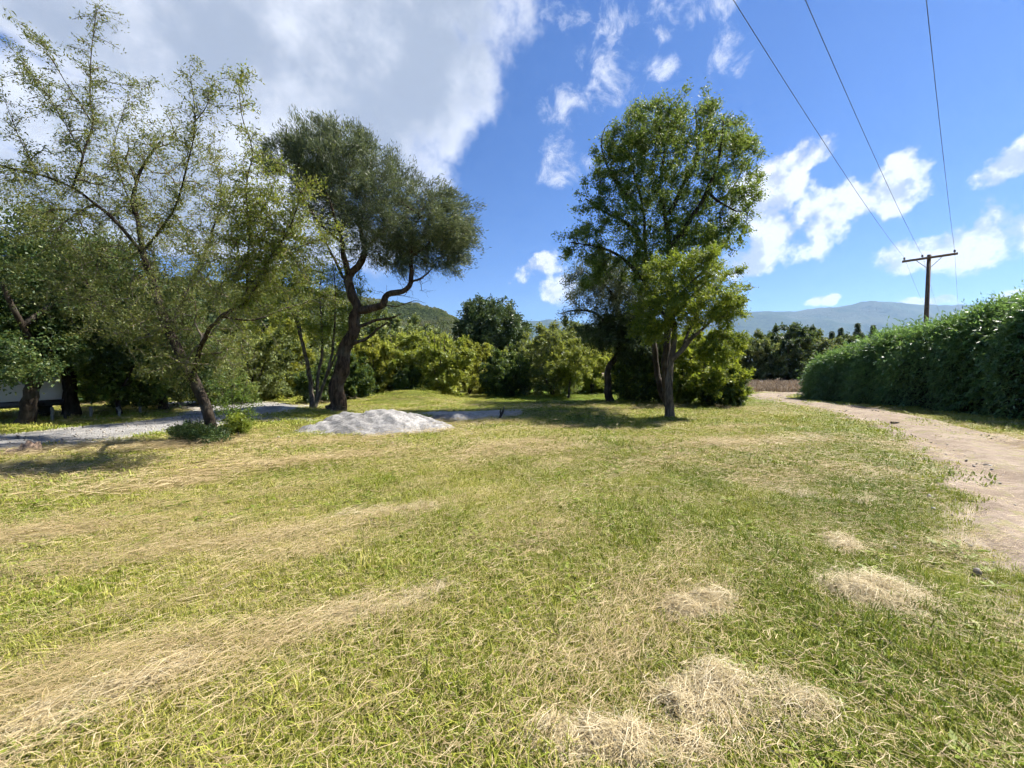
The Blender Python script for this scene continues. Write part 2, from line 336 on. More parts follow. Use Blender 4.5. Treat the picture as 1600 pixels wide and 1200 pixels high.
def ground_mat():
    m, t, b = material('meadow_ground'); tcn = t.new('ShaderNodeTexCoord').outputs['Object']
    n1 = t.noise(tcn, 0.55, 5, 0.6); n2 = t.noise(tcn, 6, 6, 0.65); n3 = t.noise(tcn, 38, 4, 0.7); n4 = t.noise(tcn, 2.0, 4, 0.6)
    mp = t.new('ShaderNodeMapping'); mp.inputs['Rotation'].default_value = (0, 0, R(-33)); mp.inputs['Scale'].default_value = (0.35, 2.0, 1); t.l.new(tcn, mp.inputs[0])
    stre = t.noise(mp.outputs[0], 1.5, 5, 0.6, 0.3)
    gcol = t.mix(t.range(n2, 0.3, 0.7), (0.075, 0.095, 0.018, 1), (0.17, 0.165, 0.04, 1))
    gcol = t.mix(t.range(n1, 0.4, 0.65, 0, 0.5), gcol, (0.12, 0.16, 0.022, 1))
    gcol = t.mix(t.range(stre, 0.47, 0.68, 0, 0.6), gcol, t.mix(n3, (0.22, 0.165, 0.08, 1), (0.44, 0.34, 0.18, 1)))
    gcol = t.mix(t.attr('lush'), gcol, t.mix(t.range(n2, 0.3, 0.7), (0.06, 0.11, 0.012, 1), (0.14, 0.2, 0.025, 1)))
    gcol = t.mix(t.range(n3, 0.35, 0.6, 0.35, 0), gcol, (0.03, 0.03, 0.012, 1))
    dirt = t.mix(t.range(n4, 0.3, 0.7), (0.235, 0.195, 0.15, 1), (0.33, 0.285, 0.225, 1)); dirt = t.mix(t.range(n3, 0.4, 0.7, 0, 0.5), dirt, (0.2, 0.15, 0.115, 1))
    sand = t.mix(t.range(n2, 0.3, 0.7), (0.25, 0.23, 0.20, 1), (0.44, 0.42, 0.38, 1)); sand = t.mix(t.range(n3, 0.45, 0.7, 0, 0.5), sand, (0.22, 0.2, 0.17, 1))
    dry = t.mix(n2, (0.17, 0.125, 0.09, 1), (0.33, 0.27, 0.2, 1))
    e = t.math('MULTIPLY_ADD', n2, 0.5, -0.25)
    c = t.mix(t.range(t.math('ADD', t.attr('soil'), e), 0.35, 0.6), gcol, sand)
    c = t.mix(t.range(t.math('ADD', t.attr('track'), e), 0.3, 0.65), c, dirt)
    c = t.mix(t.attr('dry'), c, dry)
    t.l.new(c, b.inputs['Base Color']); b.inputs['Roughness'].default_value = 0.95; b.inputs['Specular IOR Level'].default_value = 0.1
    h = t.math('ADD', t.math('MULTIPLY', n3, 0.35), n2)
    bp = t.new('ShaderNodeBump'); bp.inputs['Strength'].default_value = 0.7; bp.inputs['Distance'].default_value = 0.04; t.l.new(h, bp.inputs['Height']); t.l.new(bp.outputs[0], b.inputs['Normal'])
    return m
M['ground'] = ground_mat()
gme = mesh('ground', np.stack([X, Yg, Zg], -1).reshape(-1, 3), F, M['ground'], True, {'track': mT.ravel(), 'soil': mG.ravel(), 'dry': mD.ravel(), 'lush': lush.ravel()})
tag(obj('ground', gme), 'mown meadow with pale patches of bare soil', None, None, 'structure')

# dirt track: a worn strip just above the ground, two wheel ruts and a low crown
def strip(S, half, nx, ragged, lift, prof, seed):
    t = nrm(np.gradient(S, axis=0)); nr = np.stack([t[:, 1], -t[:, 0]], -1); n = len(S)
    u = np.linspace(-1, 1, nx)
    V = np.zeros((n, nx, 3)); r = np.random.default_rng(seed)
    for i in range(n):
        hl = half(S[i, 1]) * (1 + ragged * vnoise(S[i] * 1.0, 2.2, seed)) ; hr = half(S[i, 1]) * (1 + ragged * vnoise(S[i] * 1.0, 2.0, seed + 1))
        off = np.where(u < 0, u * hl, u * hr)
        xy = S[i] + nr[i] * off[:, None]; V[i, :, :2] = xy
    zz = gz(V[..., 0], V[..., 1]); q = V[..., :2]
    V[..., 2] = zz + lift + prof(u)[None] * (1 + 0.5 * vnoise(q, 2.5, seed + 2)) + vnoise(q, 6, seed + 3) * 0.006 * (1 - np.abs(u))[None]
    ii = np.arange(n * nx).reshape(n, nx)
    return V.reshape(-1, 3), np.stack([ii[:-1, :-1], ii[1:, :-1], ii[1:, 1:], ii[:-1, 1:]], -1).reshape(-1, 4)
def track_mat(name, ca, cb_, cc, sc_=1.0, rut=True):
    m, t, b = material(name); tcn = t.new('ShaderNodeTexCoord').outputs['Object']
    n1 = t.noise(tcn, 1.1 * sc_, 5, 0.6); n2 = t.noise(tcn, 9 * sc_, 6, 0.7); n3 = t.noise(tcn, 55, 3, 0.7); n5 = t.noise(tcn, 2.6, 6, 0.7, 1.2)
    c = t.mix(t.range(n1, 0.35, 0.65), (*ca, 1), (*cb_, 1)); c = t.mix(t.range(n2, 0.42, 0.7, 0, 0.75), c, (*cc, 1)); c = t.mix(t.range(n3, 0.5, 0.72, 0, 0.55), c, tuple(x * 0.45 for x in cc) + (1,))
    if rut: c = t.mix(t.range(n5, 0.52, 0.62, 0, 0.6), c, (0.21, 0.205, 0.085, 1))
    t.l.new(c, b.inputs['Base Color']); b.inputs['Roughness'].default_value = 0.95; b.inputs['Specular IOR Level'].default_value = 0.1
    bp = t.new('ShaderNodeBump'); bp.inputs['Strength'].default_value = 0.9; bp.inputs['Distance'].default_value = 0.035; t.l.new(t.math('ADD', n2, t.math('MULTIPLY', n3, 0.4)), bp.inputs['Height']); t.l.new(bp.outputs[0], b.inputs['Normal'])
    return m
M['track'] = track_mat('track_dirt', (0.2128, 0.1680, 0.1294), (0.3040, 0.2503, 0.1997), (0.1596, 0.1232, 0.0961))
M['gravel'] = track_mat('grey_gravel', (0.2132, 0.2075, 0.1978), (0.3116, 0.3029, 0.2881), (0.1394, 0.1369, 0.1333), 1.6, False)
M['sand'] = track_mat('white_sandy_soil', (0.1901, 0.1874, 0.1865), (0.3456, 0.3370, 0.3286), (0.1037, 0.1010, 0.0977), 1.3, False)
prof_t = lambda u: 0.012 * (1 - np.abs(u) ** 3) - 0.05 * np.exp(-((np.abs(u) - 0.5) / 0.16) ** 2) + 0.02 - 0.09 * sstep(np.abs(u), .72, 1.0)
V, F = strip(spline(TRACK, 0.12)[:-1], lambda y: 0.95 * float(track_half(y)), 25, 0.07, 0.03, prof_t, 21)
tag(obj('dirt_track', mesh('dirt_track', V, F, M['track'], True)), 'pinkish dirt track with wheel ruts curving past the hedge', None, None, 'structure')
V, F = strip(spline(GRAVEL, 0.12)[:-1], lambda y: 1.85, 21, 0.22, 0.006, lambda u: 0.012 * (1 - u * u) + 0.004 - .05 * sstep(np.abs(u), .75, 1.0), 31)
tag(obj('gravel_lane', mesh('gravel_lane', V, F, M['gravel'], True)), 'grey gravel lane in dappled shade under the trees', None, None, 'structure')

# heaps of white soil
def heap(name, c, rx, ry, h, rot, seed, label, n=64, ridge=0.25):
    u = np.linspace(-1.15, 1.15, n); A_, B_ = np.meshgrid(u, u); q = np.stack([A_, B_], -1)
    r = np.hypot(A_, B_) * (1 + 0.10 * vnoise(q, 3.0, seed) + 0.05 * vnoise(q, 8.0, seed + 1))
    f = np.clip(1 - r ** 1.6, -0.25, 1)
    z = h * f * (1 + ridge * vnoise(q, 3.5, seed + 2)) + (h * 0.14 * vnoise(q, 9, seed + 3) + h * 0.10 * vnoise(q, 19, seed + 4) + h * .06 * vnoise(q, 41, seed + 5) + h * .025 * np.random.default_rng(seed).normal(size=r.shape)) * np.clip(f * 3, 0, 1)
    x, y = A_ * rx, B_ * ry; cr, sr = math.cos(rot), math.sin(rot); xw, yw = x * cr - y * sr, x * sr + y * cr
    z = z + gz(xw + c[0], yw + c[1]) - float(gz(c[0], c[1]))
    ii = np.arange(n * n).reshape(n, n); F = np.stack([ii[:-1, :-1], ii[:-1, 1:], ii[1:, 1:], ii[1:, :-1]], -1).reshape(-1, 4)
    o = obj(name, mesh(name, np.stack([xw, yw, z], -1).reshape(-1, 3), F, M['sand'], True), None, (c[0], c[1], float(gz(c[0], c[1]))))
    return tag(o, label, 'soil mound', 'heaps of dug soil')
heap('soil_mound', (-3.75, 11.3), 2.1, 1.4, 0.47, 0.14, 41, 'large whitish grey soil heap in front of the leaning dark tree', 90)
heap('soil_mound', (-1.9, 13.2), 1.0, 0.6, 0.22, -0.2, 51, 'small whitish soil bank behind the right end of the large soil heap', 50)

# hills
def range_mesh(prof, Y0, Y1, nx, ny, rough, seed, x0, x1, fall=None):
    """prof: list of (px,py) skyline points seen from the camera, ridge at distance Y1, foot at Y0"""
    px = np.linspace(x0, x1, nx); pp = np.array(prof, float); py = np.interp(px, pp[:, 0], pp[:, 1])
    top = np.array([P(a, b, Y1)[2] for a, b in zip(px, py)])
    v = np.concatenate([np.linspace(0, 1, ny), [1.12, 1.3]]); V = np.zeros((len(v), nx, 3))
    for j, vv in enumerate(v):
        Yj = Y0 + (Y1 - Y0) * vv; X_ = (px - 800) / FPX * (Y0 * 0.35 + 0.65 * Y1 + (Yj - (Y0 * .35 + .65 * Y1)) * 0.9)
        hh = np.interp(vv, [0, 0.25, 0.6, 0.9, 1, 1.12, 1.3], [0, 0.14, 0.50, 0.92, 1, 0.93, 0.6])
        q = np.stack([X_ / Y1, np.full(nx, Yj / Y1)], -1)
        rel = vnoise(q, 9, seed) * 0.05 + vnoise(q, 24, seed + 1) * 0.08 + vnoise(q, 60, seed + 2) * 0.06
        wgt = math.sin(min(vv, 1) * math.pi) ** 0.8
        V[j, :, 0] = X_; V[j, :, 1] = Yj; V[j, :, 2] = top * hh * (1 + rel * wgt * 1.3) - (2 if vv == 0 else 0)
    r = np.random.default_rng(seed); V[1:, :, 2] += (r.random(V[1:, :, 2].shape) ** 2) * rough
    ii = np.arange(len(v) * nx).reshape(len(v), nx)
    return V.reshape(-1, 3), np.stack([ii[:-1, :-1], ii[:-1, 1:], ii[1:, 1:], ii[1:, :-1]], -1).reshape(-1, 4)
def hill_mat(name, a, b_, c_, s1, s2, bd):
    m, t, b = material(name); tcn = t.new('ShaderNodeTexCoord').outputs['Object']
    n1 = t.noise(tcn, s1, 6, 0.65); n2 = t.noise(tcn, s2, 5, 0.7)
    c = t.mix(t.range(n2, 0.38, 0.62), (*a, 1), (*b_, 1)); c = t.mix(t.range(n1, 0.47, 0.62, 0, 0.7), c, (*c_, 1))
    t.l.new(c, b.inputs['Base Color']); b.inputs['Roughness'].default_value = 1; b.inputs['Specular IOR Level'].default_value = 0
    bp = t.new('ShaderNodeBump'); bp.inputs['Strength'].default_value = 1; bp.inputs['Distance'].default_value = bd; t.l.new(n2, bp.inputs['Height']); t.l.new(bp.outputs[0], b.inputs['Normal'])
    return m
M['mountain'] = hill_mat('scrub_mountain', (0.0213, 0.0355, 0.0170), (0.0451, 0.0644, 0.0306), (0.0744, 0.0836, 0.0510), 0.0022, 0.02, 25)
M['hill'] = hill_mat('wooded_hill', (0.0180, 0.0288, 0.0120), (0.0540, 0.0675, 0.0280), (0.0900, 0.0900, 0.0450), 0.018, 0.22, 6)
V, F = range_mesh([(-900, 505), (200, 510), (600, 520), (790, 506), (850, 502), (960, 508), (1080, 500), (1160, 489), (1200, 487), (1240, 488), (1275, 483), (1310, 481), (1360, 474), (1385, 472), (1420, 475), (1470, 478), (1530, 477), (1600, 468), (1900, 470), (2600, 500)], 2600, 5200, 340, 46, 16, 61, -900, 2600)
tag(obj('mountain_range', mesh('mountain_range', V, F, M['mountain'], True)), 'hazy blue mountain range along the horizon', None, None, 'structure')
V, F = range_mesh([(-900, 450), (0, 452), (250, 440), (420, 448), (520, 462), (600, 474), (650, 480), (690, 488), (715, 501), (760, 530), (830, 562), (900, 585)], 190, 460, 300, 80, 5.0, 71, -900, 900)
tag(obj('wooded_hill', mesh('wooded_hill', V, F, M['hill'], False)), 'green wooded hill rising behind the bushes', None, None, 'structure')

# ------------------------------------------------------------------ trees
class Tree:
    def __init__(s, seed):
        s.r = np.random.default_rng(seed); N = 60000
        s.p = np.zeros((N, 3)); s.d = np.zeros((N, 3)); s.par = np.full(N, -1); s.rad = np.zeros(N); s.kind = np.zeros(N, int); s.ok = np.zeros(N, bool); s.last = np.zeros(N); s.lid = np.full(N, -1); s.nl = 0; s.n = 0
    def node(s, p, d, par, rad, kind, ok, last=0):
        i = s.n; s.p[i] = p; s.d[i] = d; s.par[i] = par; s.rad[i] = rad; s.kind[i] = kind; s.ok[i] = ok; s.last[i] = last; s.n += 1; return i
    def limb(s, pts, r0, r1, ok_from=0.0, step=0.14, jit=0.25, power=1.0):
        """a hand-placed stem or bough; starts at the nearest existing node"""
        pts = np.array(pts, float); par = -1
        if s.n:
            par = int(np.argmin(((s.p[:s.n] - pts[0]) ** 2).sum(1))); pts = np.vstack([s.p[par], pts[1:]]) if np.linalg.norm(s.p[par] - pts[0]) < 0.6 else np.vstack([s.p[par], pts])
        c = spline(pts, step); n = len(c); t = np.linspace(0, 1, n)
        rad = r1 + (r0 - r1) * (1 - t) ** power
        q = vnoise(c, 4.0, int(s.r.integers(1e6)))[:, None] * s.r.normal(size=3) + vnoise(c, 9.0, int(s.r.integers(1e6)))[:, None] * s.r.normal(size=3) * 0.5
        c[1:] += (q * rad[:, None] * jit)[1:]
        d = nrm(np.gradient(c, axis=0))
        for i in range(n):
            if i == 0 and par >= 0: continue
            par = s.node(c[i], d[i], par, rad[i], 0, t[i] >= ok_from); s.lid[par] = s.nl
        s.nl += 1; return par
    def fill(s, envs, n, step=0.16, shell=2.2, up=0.15, jit=0.05, lim=9e9, ang=0.4, order=True, flat=0.0):
        """grow twigs to points spread through ellipsoids: (centre, radii, weight)"""
        ws = np.array([e[2] if len(e) > 2 else e[1][0] * e[1][1] * e[1][2] for e in envs], float); ws /= ws.sum()
        k = s.r.choice(len(envs), n, p=ws)
        dirs = nrm(s.r.normal(size=(n, 3))); rr = s.r.random(n) ** (1 / shell)
        T = np.array([envs[i][0] for i in k]) + dirs * rr[:, None] * np.array([envs[i][1] for i in k])
        if order:
            okp = s.p[:s.n][s.ok[:s.n]]; dd = np.array([((okp - t) ** 2).sum(1).min() for t in T]); T = T[np.argsort(dd)]
        for t in T:
            v = t - s.p[:s.n]; d2 = np.linalg.norm(v, axis=1) + 1e-6
            cs = (v * s.d[:s.n]).sum(1) / d2
            cost = d2 * (1 + ang - ang * cs); cost[~s.ok[:s.n]] = 1e9
            j = int(np.argmin(cost)); L = d2[j]
            if L > lim or L < step * 0.5: continue
            m = max(2, int(math.ceil(L / step))); tt = (np.arange(1, m + 1) / m)[:, None]
            ctrl = s.p[j] + (s.d[j] * 0.35 + v[j] / L * 0.35 + np.array([0, 0, up])) * L * 0.6
            c = (1 - tt) ** 2 * s.p[j] + 2 * tt * (1 - tt) * ctrl + tt ** 2 * t
            c = c + s.r.normal(size=c.shape) * jit * min(L, 1.0) * (0.3 + 0.7 * tt)
            dd_ = nrm(np.diff(np.vstack([s.p[j], c]), axis=0)); par = j
            for i in range(m): par = s.node(c[i], dd_[i], par, 0, 1, True, (i + 1) / m)
    def shoots(s, n, L0, L1, zmin=0.0, up=0.6, k=5, minlast=0.7):
        """whips that break the outline of the crown"""
        m = np.where((s.kind[:s.n] == 1) & (s.last[:s.n] > minlast) & (s.p[:s.n, 2] > zmin))[0]
        c = s.p[:s.n].mean(0)
        w_ = np.linalg.norm((s.p[m] - s.p[m].mean(0)) / (s.p[m].std(0) + 1e-6), axis=1) ** 3; w_ /= w_.sum()
        for i in s.r.choice(m, n, p=w_):
            d = nrm(s.d[i] * .6 + nrm(s.p[i] - s.p[m].mean(0)) * .7 + np.array([0, 0, up]) + s.r.normal(size=3) * .25); L = s.r.uniform(L0, L1); par = i
            for j in range(1, k + 1): par = s.node(s.p[i] + d * L * j / k + np.array([0, 0, -.10 * L * (j / k) ** 2]), d, par, 0, 1, False, .5 + .5 * j / k)
    def radii(s, tip=0.005, e=2.3):
        n = s.n; acc = np.zeros(n); par = s.par[:n]; haschild = np.zeros(n, bool); haschild[par[par >= 0]] = True
        acc[~haschild] = tip ** e
        for i in range(n - 1, 0, -1):
            if par[i] >= 0: acc[par[i]] += acc[i]
        r = acc ** (1 / e); lim = s.rad[:n] > 0; r[lim] = s.rad[:n][lim]
        for i in range(1, n):
            if par[i] >= 0 and s.kind[i] == 1: r[i] = min(r[i], r[par[i]] * 0.92)
        s.rr = r; s.tipmask = ~haschild
        return r
    def tubes(s, gid, sides, base, lump=0.0, flare=0.0):
        n = s.n; grp = np.where(s.kind[:n] == 1, -1, s.lid[:n])
        if gid == 'stems': grp = np.where(grp >= 0, 0, -1); gid = 0
        sel = np.where(grp == gid)[0]; p = s.p[:n] - base; r = s.rr
        cont = np.full(n, -1)
        for i in sel:
            q = s.par[i]
            if q >= 0 and grp[q] == gid and (cont[q] < 0 or r[i] > r[cont[q]]): cont[q] = i
        th = np.arange(sides) / sides * 2 * math.pi; ref = np.array([0.31, 0.93, 0.2])
        def ring(P_, D_, R_):
            a = nrm(np.cross(D_, ref)); b = np.cross(D_, a)
            V = P_[:, None] + R_[:, None, None] * (np.cos(th)[None, :, None] * a[:, None] + np.sin(th)[None, :, None] * b[:, None])
            if lump:
                f = 1 + lump * (vnoise(V, 7, 5) + 0.6 * vnoise(V, 17, 6)); V = P_[:, None] + (V - P_[:, None]) * f[..., None]
            return V
        rad = r.copy()
        if flare: rad = rad * (1 + flare * np.exp(-np.maximum(p[:, 2], 0) / 0.22) * (s.kind[:n] == 0))
        V1 = ring(p[sel], s.d[sel], rad[sel]); ind = np.full(n, -1); ind[sel] = np.arange(len(sel))
        side = np.array([i for i in sel if s.par[i] >= 0 and (grp[s.par[i]] != gid or cont[s.par[i]] != i)], int)
        V2 = ring(p[s.par[side]], s.d[side], np.minimum(rad[side] * 1.15, rad[s.par[side]])) if len(side) else np.zeros((0, sides, 3))
        V = np.vstack([V1.reshape(-1, 3), V2.reshape(-1, 3)])
        st_ = np.full(n, -1); st_[side] = len(sel) + np.arange(len(side))
        A_ = []
        for i in sel:
            if s.par[i] < 0: continue
            a = st_[i] if st_[i] >= 0 else ind[s.par[i]]
            A_.append((a, ind[i]))
        A_ = np.array(A_, int).reshape(-1, 2); j = np.arange(sides); k = (j + 1) % sides
        F = np.stack([A_[:, :1] * sides + j, A_[:, :1] * sides + k, A_[:, 1:] * sides + k, A_[:, 1:] * sides + j], -1).reshape(-1, 4)
        return V, F
    def leaf_sites(s, thr=0.5, lim_r=0.02):
        n = s.n; m = (s.kind[:n] == 1) & (s.last[:n] >= thr) & (s.rr < lim_r)
        return s.p[:n][m], s.d[:n][m]
def leaves(r, sites, dirs, n, spread, L, W, base, out=None, droop=0.2, align=0.4, flat=0.0, seed=0, var=0.35, bright=0.0):
    """n diamond leaves around twig sites -> verts, quads, tint"""
    k = r.integers(len(sites), size=n); c = sites[k] + r.normal(size=(n, 3)) * spread
    d = nrm(nrm(r.normal(size=(n, 3))) * (1 - align) + dirs[k] * align + np.array([0, 0, -droop]) + (nrm(sites[k] - out) * 0.3 if out is not None else 0))
    nn = nrm(np.cross(d, r.normal(size=(n, 3)))); 
    if flat: nn = nrm(nn * (1 - flat) + np.array([0, 0, 1.0]) * flat * np.sign(nn[:, 2:3] + 1e-6))
    sd = nrm(np.cross(d, nn)); l = L * r.uniform(0.6, 1.35, (n, 1)); wv = W * r.uniform(0.7, 1.3, (n, 1))
    cup = nn * wv * 0.18
    V = np.stack([c, c + d * l * 0.45 + sd * wv / 2 + cup, c + d * l, c + d * l * 0.45 - sd * wv / 2 + cup], 1).reshape(-1, 3) - base
    ti = np.clip(0.45 + bright + var * vnoise(sites, 1.6, seed)[k] * 0.6 + r.normal(size=n) * 0.2, 0, 1)
    return V, np.arange(n * 4).reshape(-1, 4), np.repeat(ti, 4)
def env(px, py, Y, rx, ry, depth=1.0, wt=None):
    c = P(px, py, Y); a = rx * Y / FPX; b = ry * Y / FPX; e = (c, np.array([a, depth * a, b])); return e + ((wt,) if wt else ())
def build_tree(name, T, base, label, group, leafspec, bark='bark', lump=0.06, flare=0.35, sides=12, cat='tree', tip=0.005, twigs=4, parts=('trunk', 'twigs', 'crown')):
    """leafspec: list of dict(mat, n, spread, L, W, ...)"""
    base = np.array(base, float); T.radii(tip); root = tag(empty(name, base), label, cat, group)
    if parts[0] != 'trunk':
        V, F = T.tubes('stems', sides, base, lump, flare); obj(parts[0], mesh(parts[0], V, F, M[bark], True), root)
    else:
        for k in range(T.nl):
            nm = 'trunk' if k == 0 else 'bough'
            V, F = T.tubes(k, sides if k == 0 else max(6, sides - 4), base, lump, flare if k == 0 else 0)
            if len(F): obj(nm, mesh(nm, V, F, M[bark], True), root)
    V, F = T.tubes(-1, twigs, base); tag(obj(parts[1], mesh(parts[1], V, F, M['twig' if name in ('feathery_tree', 'slender_tree') else bark], True), root), kind='stuff')
    vs, fs, ts, n = [], [], [], 0; mats = []
    mi = []
    for sp in leafspec:
        sp = dict(sp); mt = M[sp.pop('mat')]; thr = sp.pop('thr', 0.45); flt = sp.pop('where', None); lr = sp.pop('lim_r', 0.03)
        S, Dv = T.leaf_sites(thr, lr)
        if flt is not None: m = flt(S); S, Dv = S[m], Dv[m]
        if not len(S): continue
        V, F, ti = leaves(T.r, S, Dv, base=base, seed=int(T.r.integers(1e6)), **sp)
        vs.append(V); fs.append(F + n); ts.append(ti); n += len(V); mats.append(mt); mi.append(np.full(len(F), len(mats) - 1, np.int32))
    me = mesh(parts[2], np.vstack(vs), np.vstack(fs), None, False, {'tint': np.concatenate(ts)})
    for m in mats: me.materials.append(m)
    me.polygons.foreach_set('material_index', np.concatenate(mi)); obj(parts[2], me, root)
    return root
def gp(px, py):
    b = G(px, py); b[2] = float(gz(b[0], b[1])) - 0.05; return b

# --- feathery tree beside the gravel lane
b = gp(338, 688); Y0 = b[1]
T = Tree(101)
T.limb([b, P(325, 640, Y0), P(302, 592, Y0), P(280, 552, Y0), P(262, 512, Y0 + .1), P(242, 450, Y0 + .2), P(226, 400, Y0 + .3), P(215, 345, Y0 + .4), P(207, 312, Y0 + .5), P(222, 262, Y0 + .6), P(250, 222, Y0 + .7)], 0.125, 0.02, 0.42)
lb = [([(226, 395, .2), (180, 345, -.1), (140, 312, -.4), (112, 292, -.6), (60, 272, -.9), (0, 258, -1.2), (-60, 225, -1.5)], .07, .015),
      ([(115, 293, -.6), (128, 240, -.6), (146, 195, -.5), (140, 150, -.4), (143, 90, -.3), (150, 15, -.2)], .04, .006),
      ([(146, 195, -.5), (110, 140, -.7), (85, 100, -.9), (62, 62, -1.1)], .022, .005), ([(128, 240, -.6), (75, 150, -.2), (45, 110, .1), (15, 72, .4)], .022, .005),
      ([(300, 588, 0), (318, 530, -.6), (345, 495, -1.1), (385, 470, -1.6), (425, 400, -2.0), (455, 350, -2.2), (470, 300, -2.3)], .085, .012),
      ([(385, 470, -1.6), (390, 380, -1.9), (385, 290, -2.0), (395, 240, -2.0), (378, 180, -2.0), (372, 125, -2.0)], .035, .005),
      ([(265, 515, .1), (228, 522, .4), (180, 490, .8), (140, 470, 1.2), (90, 450, 1.5)], .07, .012), ([(262, 512, .1), (300, 440, .8), (330, 370, 1.2), (345, 300, 1.5), (330, 240, 1.6)], .06, .01),
      ([(226, 395, .2), (270, 330, -.3), (292, 260, -.6), (305, 190, -.8), (296, 108, -.9)], .045, .005), ([(305, 190, -.8), (325, 160, -.8), (322, 120, -.7)], .014, .004),
      ([(215, 345, .4), (190, 280, .9), (180, 220, 1.2), (205, 140, 1.4)], .035, .005), ([(345, 495, -1.1), (400, 500, -.8), (450, 480, -.3), (490, 470, .2), (520, 455, .3)], .04, .006), ([(425, 400, -2.0), (470, 385, -2.1), (510, 370, -2.1)], .02, .005),
      ([(140, 470, 1.2), (120, 400, 1.6), (80, 350, 1.9), (30, 330, 2.1)], .035, .008), ([(60, 272, -.9), (30, 215, -.7), (5, 150, -.6)], .02, .005)]
for pts, r0, r1 in lb: T.limb([P(x, y, Y0 + dy) for x, y, dy in pts], r0 * .62, r1 * .7, 0.0, 0.12, 0.6)
for e_, n_ in (([env(230, 330, Y0 + .4, 190, 110, 0.7)], 420), ([env(110, 330, Y0 + .3, 150, 70, 0.8)], 300), ([env(400, 400, Y0 - 1.7, 110, 100, 0.7)], 380), ([env(150, 440, Y0 + .8, 140, 70, 0.7)], 300), ([env(320, 440, Y0, 100, 80, 0.8)], 420), ([env(420, 330, Y0 - 2.0, 70, 90, .7)], 200), ([env(225, 510, Y0 - .3, 95, 45, .8)], 230), ([env(345, 555, Y0 - .2, 55, 45, .8)], 150), ([env(255, 575, Y0 - .5, 50, 40, .7)], 90), ([env(250, 215, Y0 + .3, 150, 80, .6)], 220)):
    T.fill(e_, n_, 0.13, 2.0, 0.1, 0.06, 1.5)
# short side shoots along the long upright whips
lim = np.where((T.kind[:T.n] == 0) & (T.rad[:T.n] < 0.035))[0]
for i in T.r.choice(lim, 700):
    dd = nrm(T.d[i] * 0.9 + T.r.normal(size=3) * 0.6); L_ = T.r.uniform(.2, .55); par = i
    for k in range(1, 5): par = T.node(T.p[i] + dd * L_ * k / 4 + np.array([0, 0, -.02 * k * k * L_]), dd, par, 0, 1, False, k / 4)
build_tree('feathery_tree', T, b, 'sparse feathery tree with long upright shoots and crooked trunk beside the gravel lane', None,
           [dict(mat='feather', n=102000, spread=0.05, L=0.058, W=0.020, droop=0.15, align=0.35, thr=0.15), dict(mat='bright', n=7000, spread=0.06, L=0.055, W=0.02, thr=0.4, where=lambda S: S[:, 0] > -5.2)], 'bark', 0.09, 0.3, tip=.0065)

# --- dark trees over the parked van
def crown_tree(name, seed, base, trunks, envs, n, label, group, spec, bark='bark', lim=4, step=0.25, tip=0.006, up=0.15, shell=2.2, fl=0.35, cat='tree', jit=0.05, twigs=4, sides=10):
    T = Tree(seed)
    for i, (pts, r0, r1, okf) in enumerate(trunks): T.limb(pts, r0, r1, okf, 0.22, 0.4)
    T.fill(envs, n, step, shell, up, jit, lim)
    return build_tree(name, T, base, label, group, spec, bark, 0.06, fl, sides, cat, tip, twigs)
GL = 'shady trees along the left side'
b = gp(38, 664); Y0 = b[1]
crown_tree('shade_tree', 111, b, [([b, P(52, 610, Y0), P(66, 560, Y0 + .2), P(78, 500, Y0 + .5), P(90, 430, Y0 + .8), P(95, 380, Y0 + 1)], .19, .05, .4), ([P(66, 560, Y0), P(30, 500, Y0 - .6), P(0, 440, Y0 - 1)], .12, .04, .2), ([P(78, 500, Y0), P(130, 440, Y0 + .6), P(170, 400, Y0 + 1)], .10, .03, .2)],
           [env(60, 430, Y0 + .8, 130, 100, .8), env(-30, 500, Y0, 90, 90, .9), env(150, 440, Y0 + 1.2, 100, 80, .8), env(60, 540, Y0 + .4, 80, 50, .9), env(10, 570, Y0 - 1.0, 60, 30, .8, 2)], 620, 'dark leafy tree with thick leaning trunk beside the white van', GL,
           [dict(mat='dark', n=56000, spread=.15, L=.10, W=.055, droop=.3, align=.3), dict(mat='olive', n=12000, spread=.15, L=.09, W=.045, droop=.3)])
b = gp(112, 650); Y0 = b[1]
crown_tree('shade_tree', 112, b, [([b, P(108, 600, Y0), P(120, 540, Y0), P(128, 470, Y0 + .3), P(120, 400, Y0 + .3)], .24, .05, .3), ([P(110, 590, Y0), P(150, 540, Y0 + .3), P(190, 500, Y0 + .3)], .1, .03, .2)],
           [env(130, 470, Y0 + .5, 100, 95, .8), env(190, 520, Y0, 80, 70, .8), env(80, 560, Y0 + 1, 60, 50, .9)], 480, 'dark shade tree standing behind the short fence posts', GL,
           [dict(mat='dark', n=46000, spread=.18, L=.12, W=.065, droop=.3, align=.3)])
b = gp(186, 647); Y0 = b[1] - .6
b = np.array([P(186, 600, Y0)[0], Y0, -.05])
crown_tree('broadleaf_sapling', 113, b, [([b, P(184, 620, Y0), P(178, 580, Y0), P(172, 530, Y0)], .08, .02, .25), ([P(184, 620, Y0), P(200, 590, Y0 - .2), P(215, 560, Y0 - .4)], .05, .015, .2)],
           [env(175, 560, Y0, 48, 52, .9), env(215, 580, Y0 + .3, 48, 48, .9), env(160, 610, Y0 - .3, 30, 20, .9)], 260, 'broad-leaved sapling with pale sunlit leaves behind the fence posts', GL,
           [dict(mat='elm', n=9000, spread=.10, L=.13, W=.075, droop=.35, align=.2, flat=.4, bright=.15)], step=.15)
b = np.array([P(255, 600, 16)[0], 16, -.05])
